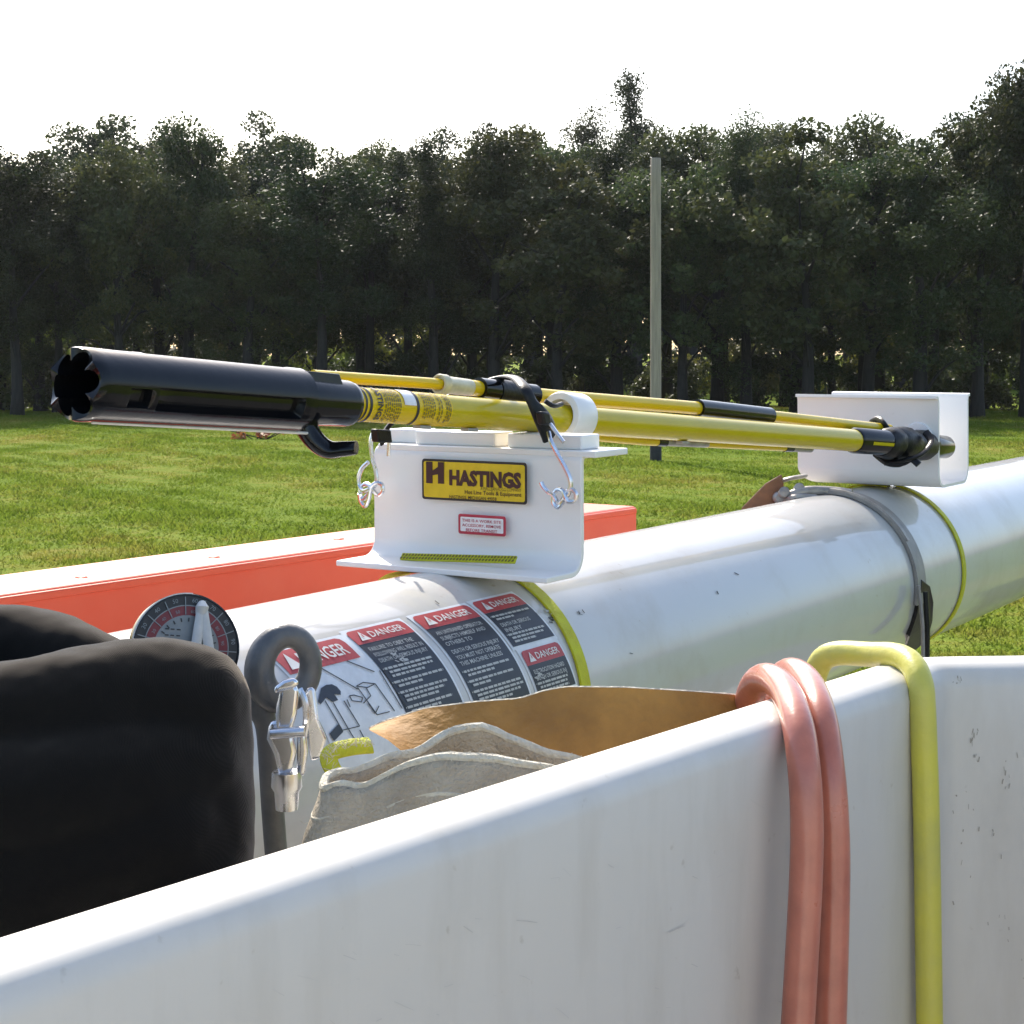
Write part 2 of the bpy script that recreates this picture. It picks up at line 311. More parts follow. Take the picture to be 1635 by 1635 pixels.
def tree_proto(h, crown_lo, spread, seed, nl=9000, leaf=.13, lean=0, cone=0):
    r = np.random.default_rng(seed)
    mb = MB(); top = h * .82; pts = []; 
    for i in range(9):
        t = i / 8; pts.append((lean * t * t * h + .10 * math.sin(seed + t * 5) * t * 2, .1 * math.cos(seed * 2 + t * 4) * t, -0.3 + t * (top + .3)))
    r0 = .10 + .013 * h + .05 * r.random()
    mb.tube(pts, [r0 * (1.35 if i == 0 else 1.05 - .85 * i / 8) for i in range(9)], 9)
    cents = []; rads = []
    for i in range(46):
        t = crown_lo + (1 - crown_lo) * r.random() ** .85; z = t * h
        wdt = spread * (1.0 - .50 * max(0, (t - .6) / .4)) * (.55 + .55 * min(1, (t - crown_lo) / .25)) * (1 - cone * .8 * (t - crown_lo) / (1 - crown_lo))
        a = r.random() * 6.283; q = wdt * (.15 + .95 * r.random() ** .7)
        j = min(8, max(1, int(min(t * .9, .98) * 8))); bx, by, bz = pts[j]
        c = (bx + q * math.cos(a), by + q * math.sin(a), z + r.normal(0, .25))
        z0 = max(crown_lo * h * .7, z - .5 * q - .2); jj = min(8, max(1, int(z0 / top * 8))); b0 = pts[jj]
        if i < 12: mb.tube(spline([b0, ((b0[0] + c[0]) / 2, (b0[1] + c[1]) / 2, (b0[2] + z) / 2 + .15), c], 3), [r0 * .30 - r0 * .24 * k / 6 for k in range(7)], 5)
        cents.append(c); rads.append(.28 + .75 * r.random() ** 1.6)
    for i in range(14): cents.append((pts[7][0] + r.normal(0, spread * .45 * (1 - .7 * cone)), pts[7][1] + r.normal(0, spread * .45 * (1 - .7 * cone)), h * (.55 + .42 * r.random()))); rads.append(.5 + .7 * r.random())
    for i in range(7): f = i / 6; cents.append((pts[8][0] * (1 - .1 * (1 - f)), pts[8][1], h * (.62 + .33 * f))); rads.append(.85 - .35 * f)
    vol = np.array(rads) ** 2; nper = (vol / vol.sum() * nl).astype(int)
    # twiggy sprays leaving the outline uneven
    V = leaf_cloud(cents, rads, nper, leaf)
    return mb, V
PRO = []
for i, (h, lo, sp, lean, cone, lf, nl) in enumerate([q + r for q, r in zip([(9.4, .26, 2.5, 0), (10.4, .32, 2.3, .03), (8.8, .22, 2.8, -.04), (10.0, .36, 2.4, .0), (11.2, .26, 2.9, .02), (9.2, .18, 2.5, .05), (8.6, .28, 2.6, -.02), (11.6, .20, 2.2, .0), (10.2, .14, 2.0, .01), (9.9, .30, 1.7, -.06)], [(0, .092, 17000), (0, .075, 20000), (0, .11, 14000), (0, .085, 17000), (0, .092, 18000), (0, .075, 19000), (0, .10, 15000), (1, .06, 20000), (.9, .055, 20000), (.2, .08, 15000)])]):
    mb, V = tree_proto(h, lo, sp, 11 + i * 7, nl, lf, lean, cone)
    me = bpy.data.meshes.new('trunk'); me.from_pydata(mb.v, [], mb.f); me.materials.append(M['bark'])
    for p in me.polygons: p.use_smooth = True
    PRO.append((me, np_mesh('crown', V, 4, M['leaf' if i % 2 else 'leaf2'])))
def put_tree(k, x, y, rz, sc, label, name='broadleaf_tree', group=None, crown_mat=None):
    root = thing(name, label, 'tree', (x, y, float(ground_z(x, y))), group); root.rotation_euler = (0, 0, rz); zz = random.uniform(.86, 1.12); root.scale = (sc * random.uniform(.9, 1.12), sc * random.uniform(.9, 1.12), sc * zz)
    for nm, me in zip(('trunk', 'crown'), PRO[k % len(PRO)]):
        o = bpy.data.objects.new(nm, me); link(o, root)
    return root
def px_x(px, Z): return (px - CX) / F_PX * Z
FRONT = [  # px of trunk, depth, proto, scale, label
 (-60, 66, 4, 1.0, 'shade tree rooted just past the left border of the wood edge'),
 (28, 65, 1, 1.02, 'leaning dark trunked tree at the far left of the wood'),
 (92, 69, 3, .98, 'straight slim tree behind the toothed black stick head'),
 (190, 67, 0, 1.0, 'leafy tree above the front half of the black stick head'),
 (300, 68, 9, 1.02, 'broad low crowned tree above the middle of the black stick head'),
 (395, 66, 5, 1.0, 'tree with a slanting limb above the black stick collar'),
 (512, 65, 3, 1.05, 'thick straight trunk rising right of the black stick collar'),
 (590, 70, 1, .96, 'slim tree above the yellow stick label'),
 (690, 66, 7, 1.0, 'dark tree above the cream end cap of the thin rod'),
 (790, 66, 4, .98, 'full crowned tree above the rubber tie down'),
 (890, 64, 2, 1.06, 'bushy tree above the white plastic ring'),
 (985, 67, 5, 1.0, 'dark tree immediately left of the pale pole'),
 (1090, 64, 0, 1.04, 'dark tree immediately right of the pale pole'),
 (1190, 65, 8, 1.0, 'narrow dark tree above the second black sleeve of the thin rod'),
 (1290, 62, 2, 1.08, 'low crowned tree above the left rim of the white channel'),
 (1385, 63, 1, 1.0, 'tall dark tree above the middle of the white channel'),
 (1470, 61, 5, 1.05, 'tree above the black tape wrap on the stick end'),
 (1560, 62, 9, 1.0, 'tree above the right rim of the white channel'),
 (1640, 62, 4, 1.0, 'tree at the right border of the wood edge'),
 (1740, 62, 3, 1.0, 'tree rooted just past the right border of the wood edge')]
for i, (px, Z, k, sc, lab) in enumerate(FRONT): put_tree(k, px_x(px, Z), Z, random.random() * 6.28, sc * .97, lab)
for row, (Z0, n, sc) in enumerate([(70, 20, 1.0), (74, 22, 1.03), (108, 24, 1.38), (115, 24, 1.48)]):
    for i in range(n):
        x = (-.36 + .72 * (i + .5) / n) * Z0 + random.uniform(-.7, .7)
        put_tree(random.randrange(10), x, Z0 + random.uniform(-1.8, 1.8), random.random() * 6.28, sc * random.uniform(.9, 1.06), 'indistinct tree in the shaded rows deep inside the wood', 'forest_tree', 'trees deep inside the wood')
# undergrowth
SHR = []
for i in range(4):
    nc = 9; c = [(rng.normal(0, .7), rng.normal(0, .5), .25 + 1.7 * rng.random()) for _ in range(nc)]
    mb = MB()
    for p in c[:6]: mb.tube(spline([(p[0] * .15, p[1] * .15, -.1), (p[0] * .5, p[1] * .5, p[2] * .6), p], 3), [.03 - .022 * k / 6 for k in range(7)], 5)
    ms = bpy.data.meshes.new('stem'); ms.from_pydata(mb.v, [], mb.f); ms.materials.append(M['bark'])
    V = leaf_cloud(c, [.45 + .35 * rng.random() for _ in c], [170] * nc, .10)
    SHR.append((ms, np_mesh('foliage', V, 4, M['leaf2']), np_mesh('foliage', V, 4, M['leaf3'])))
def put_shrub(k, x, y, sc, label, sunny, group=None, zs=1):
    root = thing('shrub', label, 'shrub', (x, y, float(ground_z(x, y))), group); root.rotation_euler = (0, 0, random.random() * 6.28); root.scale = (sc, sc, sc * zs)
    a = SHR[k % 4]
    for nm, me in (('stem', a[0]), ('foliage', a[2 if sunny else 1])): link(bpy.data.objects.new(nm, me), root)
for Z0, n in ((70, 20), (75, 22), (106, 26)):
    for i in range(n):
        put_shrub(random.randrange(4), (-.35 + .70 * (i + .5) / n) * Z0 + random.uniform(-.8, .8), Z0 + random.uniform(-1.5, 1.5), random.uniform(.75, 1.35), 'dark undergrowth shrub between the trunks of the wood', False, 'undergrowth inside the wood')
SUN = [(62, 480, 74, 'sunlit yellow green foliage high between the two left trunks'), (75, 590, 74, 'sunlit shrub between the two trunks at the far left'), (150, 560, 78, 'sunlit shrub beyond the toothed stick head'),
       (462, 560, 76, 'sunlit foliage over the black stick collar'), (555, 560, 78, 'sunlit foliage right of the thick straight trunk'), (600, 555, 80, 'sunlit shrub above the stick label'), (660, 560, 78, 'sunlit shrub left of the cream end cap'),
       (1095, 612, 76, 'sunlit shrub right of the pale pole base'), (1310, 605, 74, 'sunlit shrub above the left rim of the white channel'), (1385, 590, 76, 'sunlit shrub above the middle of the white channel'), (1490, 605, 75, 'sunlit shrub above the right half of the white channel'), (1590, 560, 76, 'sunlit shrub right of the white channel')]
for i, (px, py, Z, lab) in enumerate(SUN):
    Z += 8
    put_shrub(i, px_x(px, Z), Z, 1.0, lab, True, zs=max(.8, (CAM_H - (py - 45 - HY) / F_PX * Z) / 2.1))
# the far mass behind
def far_wood():
    n = 30000; X = (rng.random(n) * 2 - 1) * 50; Z = 121 + rng.random(n) * 8; h = rng.random(n) ** .8 * (13 + 1.0 * np.sin(X * .7) + .8 * np.sin(X * 1.9 + 1))
    V = leaf_cloud(np.stack([X, Z, h], 1), [.7] * n, [2] * n, .30)
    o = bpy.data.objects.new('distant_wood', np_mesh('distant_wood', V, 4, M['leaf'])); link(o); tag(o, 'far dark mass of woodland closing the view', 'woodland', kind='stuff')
far_wood()
def sprig():
    root = thing('red_leaved_sprig', 'small reddish leafy sprig in the grass under the black stick head', 'plant', (px_x(415, 47), 47, 0))
    mb = MB()
    for i in range(7): mb.tube([(random.uniform(-.3, .3), 0, 0), (random.uniform(-.8, .8), random.uniform(-.2, .2), .2 + .25 * random.random())], .015, 5)
    me = bpy.data.meshes.new('stem'); me.from_pydata(mb.v, [], mb.f); me.materials.append(M['bark']); link(bpy.data.objects.new('stem', me), root)
    V = leaf_cloud([(-.55, 0, .12), (.1, 0, .16), (.5, 0, .3), (.85, 0, .3)], [.22, .18, .2, .16], [26, 16, 24, 14], .09)
    link(bpy.data.objects.new('foliage', np_mesh('foliage', V, 4, M['redleaf'])), root)
sprig()

# ------------------------------------------------------------------ pale pole in the field
def build_pole():
    Z = 38.4; x = px_x(1047, Z); root = thing('utility_pole', 'pale weathered round pole standing in the grass field', 'pole', (x, Z, 0))
    prof = [(-.3, .124)] + [(t * 6.6, .124 - .012 * t) for t in np.linspace(.02, 1, 14)] + [(6.62, .10)]
    MB().lathe((x, Z, 0), (0, 0, 1), prof, 20).build('shaft', M['concrete'], root)
    MB().lathe((x, Z, 0), (0, 0, 1), [(-.1, .128), (.36, .128), (.37, .125)], 20).build('base_sleeve', M['darkbase'], root)
build_pole()

# ------------------------------------------------------------------ red beam behind the boom
def build_beam():
    # front top edge through photo pixels (0,950) and (1018,808); level
    b = P(1018, 808, 3.15); zt = b[2]
    Za = (CAM_H - zt) * F_PX / (950 - HY); a = P(0, 950, Za)
    d = b - a; d[2] = 0; d /= np.linalg.norm(d); a = a - d * 1.2; nrm = np.cross(d, [0, 0, 1.0]); up = np.array([0, 0, 1.0])
    Lh = np.linalg.norm(b - a) / 2; c = (a + b) / 2; wid, hei = .15, .21
    root = thing('red_beam', 'long red fibreglass box beam behind the white boom, top face in sun', 'beam', (c[0], c[1], zt - hei))
    MB().box(c - nrm * wid / 2 - up * hei / 2, d * Lh, nrm * wid / 2, up * hei / 2).build('beam_body', M['red'], root, bevel=.006)
    MB().box(c - nrm * (-.0015) - up * .0075, d * (Lh - .01), nrm * .0035, up * .005).build('top_edge_trim', M['red'], root, bevel=.002)
    for px, py in ((130, 922), (342, 890), (541, 861)):
        Z = (CAM_H - zt) * F_PX / (py - HY); q = P(px, py, Z)
        MB().lathe(q, (0, 0, 1), [(-.002, .008), (.001, .008), (.002, .006)], 6).build('bolt_head', M['red'], root)
    q = P(945, 797, 3.05); q = b - d * .17 - nrm * .09
    m = MB(); m.lathe(q, (0, 0, 1), [(0, .016), (.014, .016), (.014, .010), (.028, .009)], 8); m.build('end_bolt', M['cream'], root)
build_beam()

# ------------------------------------------------------------------ text helpers
def text_polys(s, size, bold=0.0, align='LEFT', shear=0.0, squeeze=1.0, spacing=1.0):
    cu = bpy.data.curves.new('t', 'FONT'); cu.body = s; cu.size = size; cu.offset = bold * size; cu.align_x = align; cu.fill_mode = 'FRONT'; cu.resolution_u = 2; cu.shear = shear; cu.space_character = spacing
    o = bpy.data.objects.new('t', cu); col.objects.link(o); dg = bpy.context.evaluated_depsgraph_get(); me = bpy.data.meshes.new_from_object(o.evaluated_get(dg))
    v = np.array([p.co[:] for p in me.vertices]).reshape(-1, 3); f = [tuple(p.vertices) for p in me.polygons]
    bpy.data.objects.remove(o); bpy.data.curves.remove(cu); bpy.data.meshes.remove(me)
    if len(v): v[:, 0] *= squeeze
    return v, f
def add_text(mb, s, x, y, size, fn, width=None, **k):
    v, f = text_polys(s, size, **k)
    if not len(v): return
    if width is not None:
        x0, x1 = v[:, 0].min(), v[:, 0].max(); v[:, 0] = (v[:, 0] - x0) * width / (x1 - x0)
    mb.add([fn(p[0] + x, p[1] + y) for p in v], f)
def add_rect(mb, x0, y0, x1, y1, fn, nx=2, ny=2):
    mb.grid([[fn(x0 + (x1 - x0) * i / nx, y0 + (y1 - y0) * j / ny) for i in range(nx + 1)] for j in range(ny + 1)])
def add_line(mb, pts, wd, fn):
    for (xa, ya), (xb, yb) in zip(pts[:-1], pts[1:]):
        l = math.hypot(xb - xa, yb - ya) + 1e-9; nx, ny = -(yb - ya) / l * wd / 2, (xb - xa) / l * wd / 2; k = 5
        mb.grid([[fn(xa + (xb - xa) * i / k + nx, ya + (yb - ya) * i / k + ny), fn(xa + (xb - xa) * i / k - nx, ya + (yb - ya) * i / k - ny)] for i in range(k + 1)])
def rrect(mb, x0, y0, x1, y1, r, fn, ring=0, n=5):
    def loop(a):
        pts = []
        for cx, cy, t0 in ((x1 - r, y1 - r, 0), (x0 + r, y1 - r, 90), (x0 + r, y0 + r, 180), (x1 - r, y0 + r, 270)):
            for i in range(n + 1):
                t = math.radians(t0 + 90 * i / n); q = max(r - a, .0002); pts.append((cx + q * math.cos(t), cy + q * math.sin(t)))
        return pts
    o = loop(0)
    if ring: i_ = loop(ring); mb.grid([[fn(*p) for p in o], [fn(*p) for p in i_]], close_v=True)
    else: mb.add([fn(*p) for p in o], [tuple(range(len(o)))])

# ------------------------------------------------------------------ the boom
def build_boom():
    root = thing('white_boom', 'thick round white fibreglass boom running from lower left to right', 'boom', B(.4, 0, -BR))
    m = MB(); n = 96
    svals = list(np.linspace(-1.1, 3.4, 46))
    m.grid([[onboom(s, 360 * k / n, BR - .004 * max(0, s - 1.5)) for k in range(n)] for s in svals], close_v=True)
    m.f.append(tuple(reversed(range(n)))); m.f.append(tuple(len(m.v) - n + k for k in range(n)))
    m.build('boom_tube', M['boom'], root)
    K = math.degrees(1 / BR)
    def shear(s, th): return s + (57 - th) * .00062
    def mk(s0, th0, lift):                      # local metres x right, y up from panel top-left
        def fn(x, y):
            th = th0 + y * K; return onboom(shear(s0 + x, th), th, BR + lift)
        return fn
    def panel(s0, s1, th0, th1, hdr, title, lines, lab, tsize):
        wd = s1 - s0; ht = (th0 - th1) / K; hh = hdr / K
        sh = MB(); add_rect(sh, -.004, .004, wd + .004, -ht - .004, mk(s0, th0, .0006), 6, 24); sheet = sh.build('danger_decal', M['p_sheet'], root); sheet['label'] = lab
        b = MB(); add_rect(b, 0, -hh, wd, -ht, mk(s0, th0, .0012), 6, 22); b.build('decal_field', M['p_navy'], sheet)
        h = MB(); f = mk(s0, th0, .0014); r = .006
        h.grid([[f(x0, y0) for x0 in np.linspace(i0, wd - i0, 7)] for y0, i0 in ((0, r), (-r * .3, r * .3), (-r, 0), (-hh * .6, 0), (-hh, 0))]); h.build('decal_header', M['p_red'], sheet)
        t = MB(); f2 = mk(s0, th0, .0022); ch = hh * .62
        add_text(t, title, wd * .30, -hh * .5 - ch * .36, ch, f2, width=wd * .60, bold=.012)
        tri = [(wd * .10, -hh * .82), (wd * .26, -hh * .82), (wd * .18, -hh * .16)]; t.add([f2(*p) for p in tri], [(0, 1, 2)])
        t.build('header_lettering', M['p_white'], sheet)
        bm_ = MB(); add_rect(bm_, wd * .172, -hh * .62, wd * .188, -hh * .40, mk(s0, th0, .0026), 1, 1); bm_.build('warning_mark', M['p_red'], sheet)
        tx = MB(); y = -hh - .006; rr = random.Random(hash(title) % 99 + int(s0 * 1000))
        for kind, val in lines:
            if y < -ht + .003: break
            if kind == 'big': add_text(tx, val, wd * .07, y - .0052, .0072, f2, width=wd * min(.86, .03 * len(val) + .2), bold=.012); y -= .0078
            elif kind == 'gap': y -= val
            else:                                   # runs of unreadable fine print
                for ln in range(val):
                    if y < -ht + .003: break
                    x = wd * (.05 if ln == 0 else .09); end = wd * (rr.uniform(.8, .95) if ln < val - 1 else rr.uniform(.3, .7))
                    if ln == 0: add_rect(tx, x - .003, y - .002, x - .0015, y - .0005, f2, 1, 1)
                    while x < end:
                        l = rr.uniform(.004, .012); add_rect(tx, x, y - .0026, min(x + l, end), y, f2, 2, 1); x += l + .0016
                    y -= .0048
                y -= .0024
        tx.build('fine_print', M['p_faint'], sheet)['kind'] = 'stuff'
    panel(-.3432, -.243, 57.0, 12, 7.3, 'DANGER', [('big', 'FAILURE TO OBEY THE'), ('big', 'FOLLOWING WILL RESULT IN'), ('big', 'DEATH OR SERIOUS INJURY'), ('gap', .004), ('p', 3), ('p', 2), ('p', 3), ('p', 2), ('p', 3)], 'danger decal with scuffed navy text field', .008)
    panel(-.2228, -.1133, 57.2, 10, 7.8, 'DANGER', [('big', 'AN UNTRAINED OPERATOR'), ('big', 'SUBJECTS HIMSELF AND'), ('big', 'OTHERS TO'), ('gap', .003), ('big', 'DEATH OR SERIOUS INJURY'), ('big', 'YOU MUST NOT OPERATE'), ('big', 'THIS MACHINE UNLESS'), ('gap', .003), ('p', 2), ('p', 2), ('p', 4), ('p', 2), ('p', 3)], 'tall danger decal, longest block of text', .008)
    panel(-.1022, -.0105, 57.6, 32.3, 7.4, 'DANGER', [('p', 2), ('big', 'DEATH OR SERIOUS'), ('big', 'INJURY'), ('p', 3), ('p', 2)], 'short danger decal partly in the bracket shadow', .007)
    panel(-.0965, -.0125, 29.6, 10, 6.6, 'DANGER', [('big', 'ELECTROCUTION HAZARD'), ('big', 'DEATH OR SERIOUS INJ'), ('p', 4)], 'small danger decal beside the yellow strap, worn corner', .007)
    # picture decal at the left: red header over a line drawing
    s0, s1, th0 = -.4700, -.3570, 55.4; wd = s1 - s0; hh = 10.9 / K; ht = 52 / K
    sh = MB(); add_rect(sh, -.004, .004, wd + .012, -ht, mk(s0, th0, .0006), 6, 28); sheet = sh.build('danger_decal', M['p_sheet'], root); sheet['label'] = 'danger decal with a line drawing of a gloved hand'
    h = MB(); f = mk(s0, th0, .0014); r = .008
    h.grid([[f(x0, y0) for x0 in np.linspace(i0 * .4, wd - i0, 7)] for y0, i0 in ((0, r), (-r * .3, r * .3), (-r, 0), (-hh * .6, 0), (-hh, 0))]); h.build('decal_header', M['p_red'], sheet)
    t = MB(); f2 = mk(s0, th0, .0022); ch = hh * .72
    add_text(t, 'DANGER', wd * .26, -hh * .5 - ch * .36, ch, f2, width=wd * .66, bold=.014); t.add([f2(wd * .06, -hh * .85), f2(wd * .23, -hh * .85), f2(wd * .145, -hh * .14)], [(0, 1, 2)]); t.build('header_lettering', M['p_white'], sheet)
    def pxf(x, y):
        s, th = cyl(x, y); return onboom(s, th, BR + .002)
    ln = MB()
    for pl in ([(512, 1069), (570, 1102)], [(552, 1057), (596, 1074)], [(517, 1120), (544, 1166)], [(530, 1123), (559, 1173)], [(547, 1120), (572, 1160)], [(543, 1167), (572, 1160)], [(567, 1097), (578, 1091), (597, 1093), (585, 1099), (567, 1097)],
               [(569, 1099), (600, 1142)], [(597, 1093), (628, 1136)], [(583, 1100), (590, 1112), (578, 1124)], [(556, 1112), (563, 1111), (577, 1115), (575, 1122), (560, 1120), (556, 1112)], [(600, 1142), (620, 1137)], [(552, 1118), (557, 1130)], [(586, 1124), (597, 1140), (603, 1128)], [(559, 1173), (568, 1186)], [(572, 1166), (582, 1184)],
               [(604, 1072), (640, 1132)], [(610, 1070), (648, 1131)]):
        add_line(ln, pl, 1.5, pxf)
    ln.build('line_drawing', M['p_black'], sheet)
    hd = MB(); poly = [(506, 1121), (511, 1100), (519, 1095), (528, 1094), (536, 1098), (542, 1105), (542, 1111), (538, 1110), (533, 1105), (532, 1110), (538, 1119), (530, 1122), (519, 1115), (510, 1126)]
    cx_, cy_ = 524, 1108; hd.add([pxf(cx_, cy_)] + [pxf(*p) for p in poly], [(0, i + 1, (i + 1) % len(poly) + 1) for i in range(len(poly))])
    q = [(524, 1172), (538, 1157), (546, 1169), (531, 1184)]; sq_ = MB(); sq_.add([pxf(*p) for p in q], [(0, 1, 2, 3)]); sq_.build('sleeve_drawing', M['p_navy'], sheet); hd.build('hand_drawing', M['p_navy'], sheet)
    # scuffs: torn patches and dark scratches on the gelcoat
    sc = MB()
    for px, py, n_ in ((632, 1052, 9), (884, 985, 6), (870, 980, 4), (852, 1082, 5)):
        for i in range(n_):
            x = px + random.uniform(-14, 14); y = py + random.uniform(-7, 7); add_line(sc, [(x, y), (x + random.uniform(2, 8), y + random.uniform(-3, 3))], random.uniform(1.2, 3.2), lambda a, b: onboom(*cyl(a, b), BR + .0026))
    sc.build('torn_patch', M['p_faint'], root)
    sd = MB()
    for px, py, n_ in ((925, 978, 4), (880, 988, 6), (1173, 912, 1), (1140, 945, 1), (690, 958, 1), (1005, 1045, 1)):
        for i in range(n_):
            x = px + random.uniform(-7, 7); y = py + random.uniform(-6, 6); add_line(sd, [(x, y), (x + random.uniform(1, 8), y + random.uniform(1, 7))], random.uniform(.5, 1.6), lambda a, b: onboom(*cyl(a, b), BR + .0012))
    sd.build('scratch', M['darkbase'], root)
build_boom()

def ribbon(mb, s, th0, th1, wd, thick, r=BR, drift=0, n=48, lift=.0012):
    rows = []
    for i in range(n + 1):
        th = th0 + (th1 - th0) * i / n; q = s + drift * (i / n); ra, rb = r + lift, r + lift + thick
        rows.append([onboom(q - wd / 2, th, ra), onboom(q + wd / 2, th, ra), onboom(q + wd / 2, th, rb), onboom(q - wd / 2, th, rb)])
    mb.grid(rows, close_v=True)
    b = len(mb.v); return mb
def build_straps():
    root = thing('webbing_strap', 'yellow green webbing strap round the boom at the stickered bracket', 'strap', onboom(.042, 270))
    ribbon(MB(), .042, -95, 72, .021, .003, drift=-.010).build('strap_loop', M['strap'], root)
    # the length lying on the flange with its rolled edge
    m = MB(); a, b = W(641, 889, -.012), W(824, 894, -.012); ax = (b - a) / 2; tl = E3 * .0042 + E1 * .0030; nn = np.cross(ax, tl); nn /= np.linalg.norm(nn)
    m.box((a + b) / 2, ax, tl, nn * .0016); m.build('strap_tongue', M['strap'], root, bevel=.001)
    m = MB(); fr_ = -nn * .0021 if nn @ E1 > 0 else nn * .0021
    for i in range(36):
        for q_ in (-.42, .42): m.box(a + (b - a) * (i + (.35 if q_ < 0 else .75)) / 36 + fr_ + tl * q_, ax / 78 + tl * .12, tl * .22, nn * .0004)
    m.build('stitching', M['p_olive'], root)['kind'] = 'stuff'
    MB().tube(spline([W(612, 934, .06), W(628, 921, .03), W(645, 914, .0), W(680, 912, -.02), W(712, 914, -.03)], 5), .016, 10, flat=.12, ref=E3).build('strap_loop', M['strap'], root)
    root = thing('webbing_strap', 'thin yellow green strap round the boom under the white channel bracket', 'strap', onboom(1.43, 270))
    ribbon(MB(), 1.448, -120, 80, .016, .003, drift=-.012).build('strap_loop', M['strap'], root)
    ribbon(MB(), 1.40, 80, 140, .02, .003).build('strap_loop', M['strap'], root)
    root = thing('clamp_band', 'grey clamp band with dark lower buckle round the boom before the channel bracket', 'clamp', onboom(1.2, 270))
    ribbon(MB(), 1.20, -10, 128, .042, .006, drift=-.0).build('band', M['band'], root)
    ribbon(MB(), 1.185, 30, 90, .010, .010, drift=0).build('band_edge', M['galv'], root)
    m = MB(); 
    q = [(1464, 925), (1478, 935), (1484, 960), (1482, 985), (1478, 1015), (1462, 1034), (1438, 1040), (1446, 1012), (1458, 978), (1463, 945)]; k = len(q)
    m.add([onboom(*cyl(x, y), BR + .009) for x, y in q] + [onboom(*cyl(x, y), BR + .001) for x, y in q], [tuple(range(k))] + [(i, (i + 1) % k, k + (i + 1) % k, k + i) for i in range(k)]); m.build('buckle', M['rubber'], root, bevel=.002)
    m = MB(); q = [W(1466, 935, 1.16), W(1470, 965, 1.16), W(1473, 1000, 1.16), W(1474, 1050, 1.16)]; m.tube(q, .007, 6, flat=.5); m.build('strap_tail', M['band'], root)
    m = MB(); q = [W(1478, 945, 1.18), W(1481, 1000, 1.18), W(1480, 1050, 1.18)]; m.tube(q, .005, 6); m.build('strap_tail', M['rubber'], root)
build_straps()

# ------------------------------------------------------------------ stickered bracket
def strip(mb, prof, thick, u0, u1):         # prof list of (s,h); plate of given thickness swept across
    p = [np.array(q, float) for q in prof]; n = len(p); off = []
    for i in range(n):
        t = p[min(i + 1, n - 1)] - p[max(i - 1, 0)]; t /= np.linalg.norm(t); off.append(p[i] + np.array([-t[1], t[0]]) * thick)
    base = len(mb.v); loopu = []
    rows = []; fu = u0 if callable(u0) else (lambda h: u0)
    rows.append([B(a[0], fu(a[1]), a[1]) for a in p] + [B(a[0], fu(a[1]), a[1]) for a in reversed(off)]); rows.append([B(a[0], u1, a[1]) for a in p] + [B(a[0], u1, a[1]) for a in reversed(off)])
    mb.grid(rows, close_v=True)
    for k in (0, 1):
        o = base + k * 2 * n
        for i in range(n - 1): mb.f.append((o + i, o + i + 1, o + 2 * n - 2 - i, o + 2 * n - 1 - i))
    return mb
def arc(cs, ch, r, a0, a1, n=6): return [(cs + r * math.cos(math.radians(a0 + (a1 - a0) * i / n)), ch + r * math.sin(math.radians(a0 + (a1 - a0) * i / n))) for i in range(n + 1)]
SW = .020                                    # axial place of the bracket's front wall
